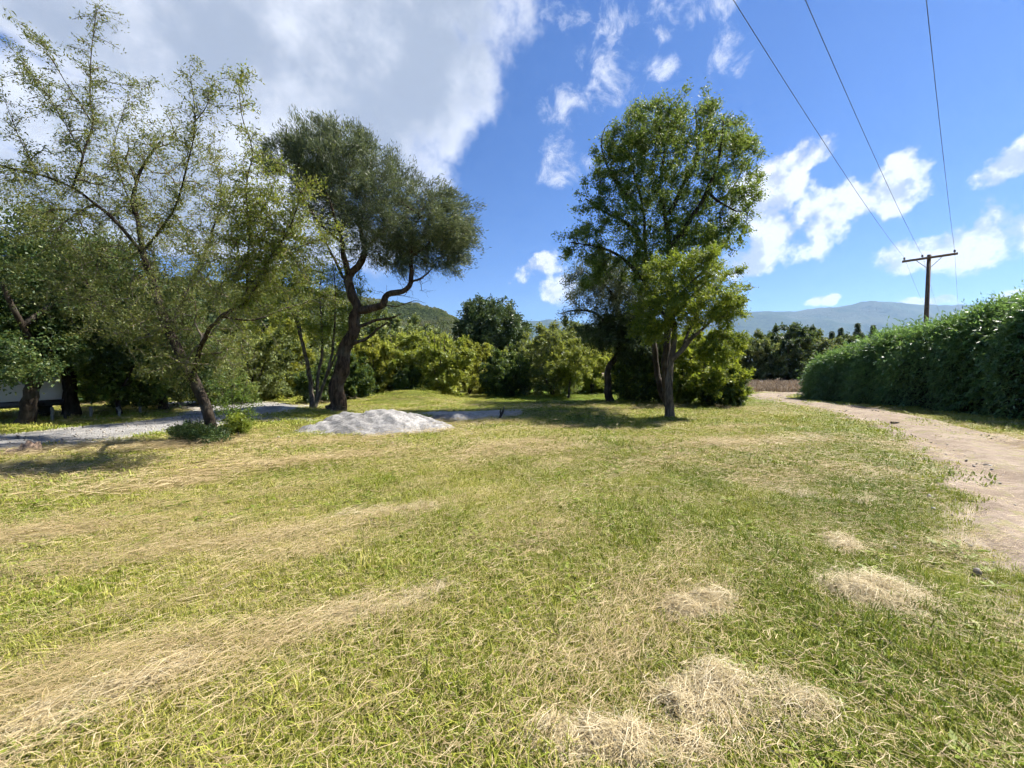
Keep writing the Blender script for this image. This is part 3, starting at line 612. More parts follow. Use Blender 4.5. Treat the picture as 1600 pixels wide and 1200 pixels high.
crown_tree('shade_tree', 114, b, [([b, P(252, 600, 16), P(248, 540, 16), P(240, 470, 16.2)], .16, .04, .3), ([P(252, 590, 16), P(285, 540, 16), P(300, 500, 16)], .08, .03, .2)],
           [env(240, 530, 16, 70, 80, .9), env(290, 560, 16.4, 60, 60, .9), env(230, 600, 15.6, 55, 34, .9)], 380, 'dark green tree filling the gap behind the feathery tree trunk', GL,
           [dict(mat='dark', n=26000, spread=.16, L=.11, W=.06, droop=.3, align=.3), dict(mat='olive', n=5000, spread=.16, L=.1, W=.05)])

# --- slender many-stemmed tree behind the leaning tree
b = gp(487, 644); Y0 = b[1]
T = Tree(121)
for pts, r0 in (([(487, 644), (486, 600), (475, 545), (462, 500), (440, 460), (425, 420)], .10), ([(492, 644), (497, 590), (505, 530), (500, 470), (505, 420)], .08), ([(505, 642), (512, 580), (522, 520), (525, 460), (520, 410)], .07), ([(480, 570), (470, 520), (455, 470), (420, 450), (380, 470)], .05), ([(508, 600), (530, 545), (548, 515), (560, 470)], .05)):
    T.limb([P(x, y, Y0 + .3 * math.sin(x)) for x, y in pts], r0, .015, .35, .15, .5)
T.fill([env(440, 440, Y0, 85, 55, .8), env(500, 430, Y0, 70, 60, .9), env(545, 480, Y0 + .4, 55, 50, .9), env(410, 490, Y0, 50, 40, .9), env(490, 510, Y0, 60, 40, .9)], 420, .16, 2.0, .1, .06, 2.2)
build_tree('slender_tree', T, b, 'slender many-stemmed tree with airy yellow-green foliage left of the leaning tree', None,
           [dict(mat='bright', n=24000, spread=.10, L=.085, W=.036, droop=.25, align=.3, thr=.35), dict(mat='olive', n=5000, spread=.1, L=.075, W=.03)], 'bark_grey', .05, .2, 8)

# --- leaning dark acacia
b = gp(523, 645); Y0 = b[1]
T = Tree(131)
T.limb([b, P(529, 600, Y0), P(537, 560, Y0), P(545, 528, Y0), P(553, 507, Y0), P(556, 483, Y0), P(551, 457, Y0), P(546, 432, Y0 + .1), P(562, 412, Y0 + .2), P(571, 388, Y0 + .3), P(563, 355, Y0 + .3), P(570, 310, Y0 + .4)], .30, .04, .5, power=.9)
for pts, r0, r1 in (([(546, 432, .1), (538, 405, -.2), (534, 380, -.5), (527, 350, -.8), (510, 300, -1)], .15, .03), ([(556, 485, 0), (570, 483, -.1), (597, 475, -.2), (606, 457, -.3), (636, 444, -.3), (643, 423, -.3), (645, 397, -.3), (640, 370, -.3), (655, 340, -.3)], .20, .04),
                    ([(549, 545, 0), (566, 533, -.2), (590, 515, -.4), (606, 503, -.6)], .10, .03), ([(553, 512, 0), (571, 508, .1), (588, 500, .2), (612, 497, .3), (628, 490, .4)], .10, .02),
                    ([(551, 457, 0), (530, 420, .8), (505, 370, 1.4), (480, 310, 1.7)], .09, .02), ([(571, 388, .3), (600, 360, .9), (620, 320, 1.3)], .09, .02), ([(645, 397, -.3), (670, 380, -.6), (700, 350, -.8)], .07, .02), ([(640, 440, -.3), (665, 430, .3), (690, 400, .8)], .06, .015), ([(534, 380, -.5), (500, 350, -.9), (470, 300, -1.2), (450, 270, -1.3)], .07, .015), ([(597, 475, -.2), (620, 478, -.5), (650, 470, -.8), (665, 474, -.9)], .035, .006), ([(606, 457, -.3), (630, 462, .1), (648, 466, .3)], .03, .005)):
    T.limb([P(x, y, Y0 + dy) for x, y, dy in pts], r0 * .8, r1 * .7, 0.3 if r0 > .1 else 0, .16, .7)
dead = T.n
T.fill([env(595, 485, Y0, 50, 35, .6), env(640, 450, Y0, 45, 25, .8)], 70, .14, 2, .0, .12, 1.4)
T.last[dead:T.n] = -1                      # bare dead twigs below the crown
envs = [env(476, 268, Y0 - .2, 48, 48, 1.3), env(525, 266, Y0 + .2, 58, 52, 1.4), env(575, 300, Y0, 70, 62, 1.5), env(625, 335, Y0, 62, 62, 1.4), env(690, 345, Y0 - .2, 55, 50, 1.3), env(500, 320, Y0 - .3, 45, 40, 1.2), env(660, 385, Y0 + .1, 40, 30, 1.2), env(600, 375, Y0 + .3, 60, 38, 1.2), env(545, 345, Y0, 45, 35, 1.3), env(715, 368, Y0, 28, 40, 1.4), env(690, 395, Y0 + .2, 36, 26, 1.3), env(625, 400, Y0 - .2, 35, 22, 1.3)]
T.fill(envs, 1500, .2, 2.6, .2, .05, 2.6)
T.shoots(700, .15, .5, 4.0, .05)
ctr = P(585, 400, Y0)
build_tree('leaning_acacia', T, b, 'tall leaning dark tree with fine grey-green foliage and twisted boughs behind the soil heap', None,
           [dict(mat='acacia', n=102000, spread=.11, L=.15, W=.024, droop=-.12, align=.45, out=ctr, thr=.3, lim_r=.022), dict(mat='olive', n=12000, spread=.11, L=.14, W=.024, droop=-.1, align=.4, thr=.5)], 'bark_brown', .11, .45, 14, tip=.006)

# --- tall tree on the right of the clearing
b = gp(1042, 641); Y0 = b[1]
T = Tree(141)
T.limb([b, P(1040, 590, Y0), P(1042, 520, Y0), P(1046, 450, Y0), P(1046, 390, Y0), P(1038, 336, Y0), P(1030, 290, Y0), P(1040, 230, Y0), P(1045, 180, Y0)], .17, .03, .45)
for pts, r0, r1 in (([(1040, 632, 0), (1030, 600, .3), (1020, 520, .4), (1010, 450, .6), (1008, 390, .7), (1005, 330, .8), (990, 270, .8), (975, 220, .8)], .14, .02), ([(1046, 400, 0), (1075, 350, -.5), (1105, 300, -.8), (1125, 240, -1), (1130, 190, -1)], .12, .02), ([(1046, 390, 0), (1080, 340, .9), (1140, 300, 1.5), (1165, 250, 1.8)], .12, .02),
                    ([(1008, 390, .7), (980, 350, 1.0), (945, 330, 1.2), (915, 310, 1.3)], .11, .02), ([(1010, 440, .6), (970, 400, .2), (930, 385, 0), (890, 378, -.2)], .09, .015), ([(1038, 336, 0), (1080, 270, .2), (1090, 210, .3), (1085, 165, .3)], .1, .02), ([(1005, 330, .8), (960, 280, .2), (940, 230, 0), (945, 200, 0)], .08, .015), ([(1105, 300, -.8), (1150, 330, -1), (1175, 320, -1.1)], .06, .015)):
    T.limb([P(x, y, Y0 + dy) for x, y, dy in pts], r0, r1, .35, .2, .5)
envs = [env(1050, 255, Y0, 95, 85, .9), env(1128, 268, Y0, 48, 80, 1.2), env(1140, 222, Y0, 30, 36, 1.2), env(975, 245, Y0, 48, 55, 1.2, 4.5), env(940, 320, Y0 + .3, 42, 50, 1.2), env(1010, 330, Y0 + .2, 85, 60, 1), env(1100, 345, Y0, 75, 55, 1), env(915, 375, Y0 + .3, 40, 26, 1.2), env(1050, 200, Y0, 75, 30, 1), env(1000, 400, Y0 + .5, 75, 35, 1), env(935, 420, Y0 + .6, 40, 30, 1), env(1060, 385, Y0, 80, 35, 1)]
T.fill(envs, 1700, .22, 2.2, .18, .06, 3); T.shoots(560, .12, .4, 5, .3)
build_tree('tall_elm', T, b, 'tallest broad-crowned green tree rising behind the small forked tree', None,
           [dict(mat='elm', n=86000, spread=.09, L=.098, W=.045, droop=.15, align=.3, thr=.35), dict(mat='olive', n=5000, spread=.13, L=.1, W=.05, where=lambda S: S[:, 2] > 9)], 'bark', .07, .12, 12, tip=.006)

# --- leaning tree with wispy drooping boughs
b = gp(952, 629); Y0 = b[1]
T = Tree(151)
T.limb([b, P(950, 600, Y0), P(951, 578, Y0), P(960, 560, Y0), P(968, 545, Y0), P(962, 520, Y0), P(965, 480, Y0), P(975, 430, Y0)], .20, .04, .4)
for pts in ([(962, 520, 0), (930, 490, 0), (900, 485, 0), (875, 490, 0)], [(965, 500, 0), (1000, 470, .4), (1020, 430, .6)], [(966, 470, 0), (940, 440, -.3), (915, 425, -.5)], [(960, 560, 0), (985, 540, -.2), (1010, 530, -.3)], [(975, 430, 0), (955, 400, 0), (925, 395, 0)]):
    T.limb([P(x, y, Y0 + dy) for x, y, dy in pts], .10, .015, .2, .2, .5)
T.fill([env(940, 440, Y0, 60, 42, 1), env(905, 485, Y0, 38, 22, 1), env(985, 470, Y0, 60, 60, 1), env(1000, 530, Y0, 50, 45, 1), env(950, 520, Y0, 45, 30, 1)], 520, .2, 2.0, .05, .08, 2.8)
build_tree('wispy_tree', T, b, 'dark wispy tree with bent trunk left of the small forked tree', None,
           [dict(mat='acacia', n=34000, spread=.16, L=.17, W=.036, droop=.35, align=.3, thr=.3), dict(mat='blue', n=16000, spread=.18, L=.15, W=.06, droop=.3, where=lambda S: S[:, 2] < 4.2)], 'bark', .07, .3)

# --- small forked tree in front
b = gp(1045, 655); Y0 = b[1]
T = Tree(161)
T.limb([b, P(1046, 610, Y0), P(1047, 575, Y0), P(1052, 545, Y0), P(1054, 515, Y0), P(1052, 480, Y0), P(1060, 445, Y0)], .155, .03, .55)
for pts, r0 in (([(1049, 562, 0), (1066, 546, -.1), (1082, 527, -.2), (1105, 508, -.3), (1125, 480, -.4)], .10), ([(1066, 546, 0), (1075, 520, .3), (1090, 490, .5), (1095, 450, .6)], .06), ([(1054, 515, 0), (1030, 480, .3), (1015, 450, .4)], .06), ([(1052, 480, 0), (1080, 440, -.3), (1110, 420, -.5)], .05)):
    T.limb([P(x, y, Y0 + dy) for x, y, dy in pts], r0, .015, .3, .14, .5)
T.fill([env(1065, 435, Y0, 62, 38, 1), env(1110, 455, Y0, 48, 38, 1), env(1030, 470, Y0, 42, 45, 1), env(1075, 480, Y0, 75, 35, 1), env(1135, 500, Y0 - .2, 26, 45, 1), env(1020, 515, Y0, 25, 30, 1), env(1085, 415, Y0, 50, 26, 1), env(1120, 540, Y0 - .2, 30, 40, 1)], 560, .14, 2.2, .12, .06, 2.2); T.shoots(320, .1, .28, 2, .1)
build_tree('forked_tree', T, b, 'small forked tree with bright green crown standing in front of the tallest tree', None,
           [dict(mat='bright', n=30000, spread=.07, L=.10, W=.034, droop=.3, align=.35, thr=.3), dict(mat='elm', n=20000, spread=.08, L=.08, W=.032, thr=.2)], 'bark_grey', .06, .35)

# --- bushes and background trees: a few kinds, each built once and then copied
def bush_kind(name, seed, w_, h_, mat, n, L, W, stems, label, cat='bush', mat2=None, lobes=7, open_=0.0, trunk=0.0, nt=260, tr_r=.05):
    """unit at the origin: w_ wide, h_ high"""
    r = np.random.default_rng(seed); T = Tree(seed); o = np.zeros(3); o[2] = -.05
    for i in range(stems):
        a = i / stems * 6.28 + r.uniform(-.4, .4); s_ = r.uniform(.1, .32) * w_
        T.n and None
        b0 = np.array([math.cos(a), math.sin(a), 0]) * (.03 * w_ if stems > 1 else 0) + o
        pts = [b0, b0 + np.array([math.cos(a) * s_ * .2, math.sin(a) * s_ * .2, h_ * max(.2, trunk * .8)]), np.array([math.cos(a) * s_ * .7, math.sin(a) * s_ * .7, h_ * .55]), np.array([math.cos(a) * s_, math.sin(a) * s_, h_ * .85])]
        T.limb(pts, tr_r, .012, .15 if not trunk else trunk, .25, .5)
    es = []
    for i in range(lobes):
        a = r.uniform(0, 6.28); q = r.uniform(.1, .30) * w_; z = r.uniform(.25 + trunk * .5, .76) * h_
        es.append((np.array([math.cos(a) * q, math.sin(a) * q, z]), np.array([r.uniform(.17, .27) * w_, r.uniform(.17, .27) * w_, min(z * .95 if not trunk else z * .55, r.uniform(.16, .26) * h_)])))
    es.append((np.array([0, 0, h_ * (.46 + trunk * .34)]), np.array([.40 * w_, .40 * w_, h_ * (.48 - trunk * .28)])))
    if name == 'round_tree': es = [(np.array([0, 0, h_ * .56]), np.array([.47 * w_, .47 * w_, h_ * .43]))] * 3 + es[:4]
    if not trunk: es.append((np.array([0, 0, h_ * .2]), np.array([.44 * w_, .44 * w_, h_ * .2])))
    T.fill(es, nt, .3 * h_ / 4, 2.6, .15, .07, 9); (T.shoots(nt // 2, .05 * h_, .12 * h_, 0, .5) if name != 'round_tree' else None)
    spec = [dict(mat=mat, n=int(n * .8), spread=.06 * w_ / 3, L=L, W=W, droop=.2, align=.35, thr=.25, lim_r=.05)]
    spec.append(dict(mat=mat2 or mat, n=int(n * .2), spread=.07 * w_ / 3, L=L, W=W, droop=.15, align=.3, thr=.4, lim_r=.05))
    return build_tree(name, T, o, label, None, spec, 'bark_grey', .05, .2, 6, cat, .006, 3, ('stems', 'twigs', 'crown') if stems > 1 else ('trunk', 'twigs', 'crown'))
KIND = {}
def place(kind, px, Y, s=1.0, rz=0.0, label='', group=None, sz=None):
    """copy of a kind with its base on the ground below pixel column px at distance Y"""
    k = KIND[kind]; first = not k.get('used'); o = k['root'] if first else copy_tree(k['root']); k['used'] = True
    x = (px - 800) / FPX * Y
    o.location = (x, Y, float(gz(x, Y))); o.rotation_euler.z = rz; o.scale = (s, s, sz or s)
    o['label'] = label
    if group: o['group'] = group
    return o
def kind(key, *a, **k): KIND[key] = {'root': bush_kind(*a, **k)}
kind('yellow', 'yellow_bush', 201, 4.2, 4.2, 'yellow', 26000, .14, .08, 7, '', mat2='bright')
kind('autumn', 'yellowing_bush', 202, 4.0, 4.0, 'autumn', 22000, .14, .08, 6, '', mat2='yellow')
kind('olive', 'olive_bush', 203, 4.4, 4.0, 'olive', 24000, .14, .075, 6, '', mat2='yellow')
kind('dark', 'dark_bush', 204, 3.4, 3.2, 'dark', 18000, .16, .09, 5, '', mat2='elm')
kind('bright', 'bright_bush', 205, 3.6, 3.4, 'bright', 20000, .13, .07, 6, '', mat2='yellow')
kind('round', 'round_tree', 206, 9.0, 9.5, 'blue', 46000, .34, .13, 3, '', 'tree', mat2='blue', lobes=14, nt=620, tr_r=.16)
kind('far', 'far_tree', 207, 8.0, 8.5, 'blue', 20000, .38, .2, 3, '', 'tree', mat2='dark', lobes=9, nt=300, tr_r=.15)
kind('farolive', 'far_olive_tree', 208, 8.0, 8.0, 'olive', 20000, .38, .19, 3, '', 'tree', mat2='dark', lobes=9, nt=300, tr_r=.15)
kind('orchard', 'orchard_tree', 209, 3.4, 3.6, 'yellow', 13000, .14, .065, 1, '', 'tree', mat2='olive', trunk=.35, lobes=7, tr_r=.08)
GB = 'bushes along the back of the clearing'; GF = 'trees far behind the clearing'
place('yellow', 690, 25, 1.08, 0.3, 'largest bright yellow-green bush right of the leaning dark tree', GB)
place('yellow', 630, 26.5, 1.15, 2.1, 'yellow-green bush between the leaning dark tree and the largest yellow-green bush', GB)
place('autumn', 585, 25, .95, 1.0, 'golden yellowing bush just right of the leaning trunk', GB)
place('autumn', 436, 24, 1.25, 4.0, 'tall yellowing bush behind the slender many-stemmed tree', GB)
place('autumn', 735, 27.5, .9, 2.6, 'brownish yellow bush squeezed below the round dark tree', GB)
place('dark', 790, 25, 1.0, 0.7, 'low dark bush in the middle below the round dark tree', GB)
place('olive', 862, 25.5, 1.12, 0.2, 'wide olive bush right of the low dark bush', GB)
place('orchard', 888, 23, .95, 0.9, 'small pale-leaved orchard tree left of the bent trunk', GB)
place('yellow', 925, 29, 1.0, 3.3, 'sunlit yellow bush seen behind the bent trunk', GB)
place('dark', 640, 24, .62, 4.1, 'small dark bush in front of the yellow-green bushes', GB)
place('dark', 545, 22.5, .85, 3.0, 'dark low bush behind the base of the leaning trunk', GB)
place('dark', 500, 20, .68, 5.0, 'dark undergrowth bush at the foot of the slender tree', GB)
place('olive', 385, 21, 1.0, 2.2, 'grey-olive bush behind the feathery tree trunk', GB)
place('dark', 150, 19.5, .9, 1.8, 'dark bush in the shade behind the middle fence posts', GB)
place('dark', 225, 18, .8, 4.8, 'dark bush in the shade behind the smallest fence post', GB)
place('olive', 60, 18, .95, 0.4, 'olive bush in the shade behind the leaning shade trunk', GB)
place('olive', 330, 19, .9, 3.9, 'pale olive bush left of the feathery tree trunk', GB)
place('bright', 1108, 17.6, .95, 0.5, 'bright yellow-green bush right of the small forked tree', GB)
place('bright', 1078, 19.5, 1.1, 2.5, 'leafy bright bush behind the trunk of the small forked tree', GB)
place('dark', 1128, 17.2, .58, 1.5, 'low dark bush under the bright bush by the field edge', GB)
place('dark', 1002, 20.5, .95, 2.0, 'dark green bush between the bent trunk and the forked tree', GB)
place('yellow', 985, 30, 1.15, 0.0, 'yellow bush far behind the dark green bush', GB)
place('bright', 1060, 27, 1.2, 1.2, 'tall bright bush far behind the tallest tree', GB)
place('olive', 470, 26, 1.05, 5.1, 'olive bush glimpsed through the stems of the slender tree', GB)
place('bright', 560, 27, 1.15, 4.4, 'bright green bush behind the fork of the leaning trunk', GB)
place('olive', 820, 29, 1.05, 1.4, 'dull olive bush between the low dark bush and the wide olive bush', GB)
place('yellow', 660, 30, 1.25, 5.6, 'tall yellow-green bush rising behind the largest yellow-green bush', GB)
place('yellow', 760, 31, 1.0, 4.6, 'yellow-green bush at the foot of the round dark tree', GB)
place('round', 766, 42, 1.0, 0.4, 'large round blue-green tree standing above the bushes in the middle', GF)
place('farolive', 590, 42, .98, 1.2, 'olive tree behind the golden yellowing bush', GF)
place('farolive', 655, 46, .95, 2.9, 'dull green tree between the leaning tree and the round tree', GF)
place('farolive', 500, 38, 1.0, 4.4, 'olive tree behind the slender many-stemmed tree', GF)
place('far', 400, 36, 1.0, 0.9, 'dark tree behind the feathery tree\'s right-hand boughs', GF)
place('far', 270, 30, 1.0, 2.7, 'dark tall tree behind the feathery tree trunk', GF)
place('far', 120, 26, 1.0, 3.7, 'dark tree behind the fence posts and the shade trees', GF)
place('far', -20, 22, .95, 0.3, 'dark tree behind the white van', GF)
place('farolive', 880, 48, .95, 0.2, 'olive tree behind the wide olive bush', GF)
place('farolive', 990, 46, .95, 2.2, 'olive tree behind the bent-trunk tree', GF)
place('farolive', 1182, 60, .92, 0.8, 'olive tree at the left end of the dark trees beyond the dry field', GF)
place('far', 1228, 59, 1.0, 1.9, 'darkest rounded tree beyond the dry field', GF)
place('far', 1252, 70, 1.1, 4.9, 'dark tree top rising behind the trees beyond the dry field', GF)
place('farolive', 1282, 60, .92, 3.1, 'grey-green tree just left of the hedge end', GF)
place('far', 1150, 64, .9, 3.3, 'dark tree behind the bright bush at the field edge', GF)
place('far', 1330, 75, 1.0, 5.3, 'dark tree behind the hedge end', GF)
place('farolive', 1375, 68, .8, 1.3, 'olive tree behind the low part of the hedge', GF)
place('farolive', 1430, 72, .85, 4.3, 'olive tree behind the hedge left of the utility pole', GF)
place('far', 1490, 80, .85, 2.3, 'dark tree behind the hedge right of the utility pole', GF)

# far pines: short layered conifers
def pine(px, py_top, Y, seed, label):
    x = (px - 800) / FPX * Y; h = P(px, py_top, Y)[2]; r = np.random.default_rng(seed); root = tag(empty('pine_tree', (x, Y, 0)), label, 'tree', 'distant pines above the hedge')
    mb = MB(); mb.tube([(0, 0, 0), (0, 0, h * .5), (0, 0, h)], [.22, .13, .02], 6); obj('trunk', mb.build('trunk', M['bark']), root)
    n = 5200; z = r.uniform(.12, 1, n) ** 0.8; a = r.uniform(0, 6.28, n); rad = (1.02 - z) * h * .2 * r.uniform(.3, 1, n) * (1 + .3 * np.sin(z * 40))
    S = np.stack([np.cos(a) * rad, np.sin(a) * rad, z * h - rad * .25], -1); Dv = nrm(np.stack([np.cos(a), np.sin(a), -.3 + 0 * a], -1))
    V, F, ti = leaves(r, S, Dv, n, .08, .42, .10, np.zeros(3), align=.7); obj('crown', mesh('crown', V, F, M['blue'], False, {'tint': ti}), root)
pine(1312, 512, 85, 1, 'pointed pine left of the distant pine pair')
pine(1338, 505, 88, 2, 'tallest distant pine of the row above the hedge')
pine(1362, 508, 90, 3, 'distant pine right of the tallest pine')
pine(1298, 518, 86, 4, 'shortest distant pine at the left of the row')

# ------------------------------------------------------------------ hedge along the track
def hedge():
    r = np.random.default_rng(301)
    Yk = [2, 10, 12.4, 14.2, 16.2, 18, 20, 22, 23.4, 24.4]; Hk = [4.7, 4.7, 4.45, 4.05, 3.45, 3.15, 2.85, 2.45, 2.1, 1.2]
    hgt = lambda y: np.interp(y, Yk, Hk)
    xb = lambda y: 16.75 + 0.045 * (np.asarray(y) - 12) + 0.22 * np.sin(np.asarray(y) * 1.3) + .12 * np.sin(np.asarray(y) * 3.1 + 1)
    root = tag(empty('hedge', (18.2, 14, 0)), 'tall dense green hedge of drooping sprays along the dirt track', 'hedge'); o = np.array([18.2, 14, 0.0])
    def surf(y, th, k=1.0):
        """th 0 = foot of the track side, 1 = foot of the far side"""
        h = hgt(y); wd = 4.4 * np.clip((24.6 - y) / 2.2, 0.12, 1) ** .5; cx = xb(y) + 2.2
        a = th * math.pi; c, s_ = np.cos(a), np.sin(a)
        x = cx - np.sign(c) * np.abs(c) ** .85 * wd / 2 * k; z = np.abs(s_) ** .8 * h * k
        q = np.stack([x, y, z], -1); dn = vnoise(q, 1.3, 11) * .20 + vnoise(q, 3.2, 12) * .09
        nx, nz = -np.sign(c) * np.abs(c) ** 1.2, np.abs(s_) ** 1.2
        N = nrm(np.stack([nx, np.zeros_like(nx), nz], -1)); return q + N * dn[..., None], N
    ys_ = np.linspace(2, 24.35, 90); ts_ = np.linspace(0, 1, 22); TT, YY = np.meshgrid(ts_, ys_)
    V, _ = surf(YY, TT, .86); V[..., 2] = np.maximum(V[..., 2], 0.0); ii = np.arange(V.shape[0] * V.shape[1]).reshape(V.shape[:2])
    obj('stems', mesh('stems', V.reshape(-1, 3) - o, np.stack([ii[:-1, :-1], ii[1:, :-1], ii[1:, 1:], ii[:-1, 1:]], -1).reshape(-1, 4), simple('hedge_dark_core', (0.03, 0.04, 0.018), 0.95, (0.012, 0.016, 0.008), 10, .1)), root)  # dark inner shell added to block light through the leaves, not modelled stems
    n = 25000; far = r.random(n) < .9
    y = np.where(far, r.uniform(9.5, 24.5, n), r.uniform(2, 9.5, n)); th = np.where(r.random(n) < .8, r.uniform(0.0, .55, n), r.uniform(.5, 1, n))
    S, N = surf(y, th); S = S - N * r.uniform(-.12, .35, (n, 1)); S[:, 2] = np.maximum(S[:, 2], .06)
    endc = np.clip((y - 23.3) / 1.2, 0, 1)[:, None]
    side = np.array([-.15, -.35, 0]) + r.normal(size=(n, 3)) * .28
    upw = np.clip((N[:, 2:3] - .55) * 2.2, 0, 1)
    d0 = nrm(N * .9 + side + np.array([0, 0, .25]) + endc * np.array([0, .8, 0]) + upw * np.array([-.3, 0, .35])); L_ = r.uniform(.35, .95, (n, 1)) ** 1.2 * (1 + .7 * upw * (r.random((n, 1)) < .15))
    K = 6; allc, alld = [], []
    for k in range(K):
        t = (k + .5) / K; c = S + d0 * L_ * t + np.array([0, 0, -1.0]) * L_ * t * t * (.55 - .25 * upw)
        dd = nrm(d0 + np.array([0, 0, -1.0]) * 2 * t * (.55 - .25 * upw) + r.normal(size=(n, 3)) * .32); allc.append(c); alld.append(dd)
    C_, Dv = np.vstack(allc), np.vstack(alld); m = len(C_)
    nn = nrm(np.cross(Dv, r.normal(size=(m, 3)))); sd = nrm(np.cross(Dv, nn)); l = .16 * r.uniform(.7, 1.5, (m, 1)); wd = .021 * r.uniform(.7, 1.4, (m, 1))
    V = np.stack([C_, C_ + Dv * l * .45 + sd * wd, C_ + Dv * l, C_ + Dv * l * .45 - sd * wd], 1).reshape(-1, 3); V[:, 2] = np.maximum(V[:, 2], .02)
    ti = np.clip(.4 + np.tile(vnoise(S, 1.5, 14) * .2 + r.normal(size=n) * .12, K) + r.normal(size=m) * .14, 0, 1)
    obj('foliage', mesh('foliage', V - o, np.arange(m * 4).reshape(-1, 4), M['hedge'], False, {'tint': np.repeat(ti, 4)}), root)
hedge()

# ------------------------------------------------------------------ utility pole and wires
PX, PY = 26.55, 25.5; wd_ = np.array([.752, .659, 0]); ar = np.array([.659, -.752, 0]); ztop = P(1450, 398, PY)[2]
pr = tag(empty('utility_pole', (PX, PY, 0)), 'brown wooden utility pole with one crossarm rising behind the hedge', 'utility pole')
mb = MB(); mb.tube([(-.10, 0, -.1), (-.06, 0, ztop * .5), (0, 0, ztop)], [.135, .12, .10], 14); obj('post', mb.build('post', M['pole'], True), pr)
ax = [ar, wd_, np.array([0, 0, 1])]; za = ztop - .22; off = -wd_ * .16
mb = MB(); mb.box(np.array([0, 0, za]) + off, (2.45, .10, .13), ax); obj('crossarm', mb.build('crossarm', M['arm']), pr)
for s_ in (-1, 1):
    mb = MB(); mb.tube([ar * s_ * .58 + np.array([0, 0, za - .06]) + off * 1.4, ar * s_ * .08 + np.array([0, 0, za - .62]) + off * .95], .018, 6); obj('brace', mb.build('brace', M['steel']), pr)
INS = [-1.12, -.30, 1.08]
for q in INS:
    mb = MB(); mb.tube([np.array([0, 0, z]) for z in (0, .05, .06, .10, .11, .15, .17, .19)], [.016, .016, .055, .06, .04, .055, .05, .02], 12)
    io = obj('insulator', mb.build('insulator', M['porcelain'], True), pr, ar * q + off + np.array([0, 0, za + .065]))
names = ['overhead wire on the left end of the crossarm', 'overhead wire next to the top of the pole', 'overhead wire on the right end of the crossarm']
for q, lb_ in zip(INS, names):
    a = np.array([PX, PY, za + .235]) + ar * q + off; pts = []
    for t in np.linspace(-62, 0, 70): pts.append(a + wd_ * t + np.array([0, 0, -4 * 1.0 * (-t / 62) * (1 + t / 62)]))
    for t in np.linspace(0, 60, 50)[1:]: pts.append(a + wd_ * t + np.array([0, 0, -4 * 1.1 * (t / 60) * (1 - t / 60)]))
    mb = MB(); mb.tube(pts, .0065, 5); o = obj('power_line', mb.build('power_line', M['wire'], True)); tag(o, lb_, 'wire', 'overhead wires')

# ------------------------------------------------------------------ small things
GP = 'short posts of the old fence'
for i, (px, py, h, lb_) in enumerate([(82, 659, .46, 'weathered grey fence post nearest the leaning shade trunk'), (102, 657, .30, 'short dark fence stub right of the first grey post'), (142, 655, .42, 'grey fence post second from the van, against the green strip'), (186, 655, .38, 'pale fence post third from the van, in front of the sapling'), (219, 648, .28, 'small pale fence post farthest from the van')]):
    b = G(px, py); z = float(gz(b[0], b[1])); mb = MB(); r = np.random.default_rng(i); wv = .042
    mb.tube([(0, 0, -.2), (.004, 0, h * .3), (.012 * r.normal(), .01, h * .7), (.02 * r.normal(), 0, h), (.02 * r.normal(), 0, h + .012)], [wv, wv * .95, wv * .98, wv * .9, wv * .5], 9)
    o = obj('fence_post', mb.build('fence_post', M['post' if i != 1 else 'dead'], False), None, (b[0], b[1], z)); tag(o, lb_, 'post', GP)
# stump: ring of splintered wood
b = G(38, 706); r = np.random.default_rng(5); n = 30; th = np.arange(n) / n * 6.283
Vv = []; rr = .21 * (1 + .12 * np.sin(3 * th + 1) + .06 * r.normal(size=n)); hh = .13 + .09 * np.clip(np.cos(th - .3), -.3, 1) + .035 * r.normal(size=n)
for z_, k in ((-.08, 1.25), (.03, 1.1), (None, 1.0)):
    for i in range(n): Vv.append((math.cos(th[i]) * rr[i] * k, math.sin(th[i]) * rr[i] * k, hh[i] if z_ is None else z_))
for i in range(n): Vv.append((math.cos(th[i]) * rr[i] * .62, math.sin(th[i]) * rr[i] * .62, hh[i] * .75 + .01 * r.normal()))
Vv.append((0, 0, .07)); Ff = []
for j in range(3):
    for i in range(n): Ff.append((j * n + i, j * n + (i + 1) % n, (j + 1) * n + (i + 1) % n, (j + 1) * n + i))
tri = [(3 * n + i, 3 * n + (i + 1) % n, 4 * n) for i in range(n)]
tag(obj('tree_stump', mesh('tree_stump', np.array(Vv), [np.array(Ff), np.array(tri)], M['stump']), None, (b[0], b[1], float(gz(b[0], b[1])))), 'low splintered tree stump with reddish wood near the gravel lane', 'stump')
# forked stick by the pit
b = G(778, 655); b[2] = float(gz(b[0], b[1])); mb = MB()
mb.tube([(0, 0, -.1), (.08, 0, .14), (.17, .02, .3), (.22, .02, .48)], [.05, .042, .035, .018], 7); mb.tube([(.10, 0, .18), (.075, .02, .30), (.10, .03, .40)], [.032, .025, .012], 6)
tag(obj('forked_stick', mb.build('forked_stick', M['dead'], True), None, b), 'dark forked stick poking up at the edge of the bare pit', 'stick')
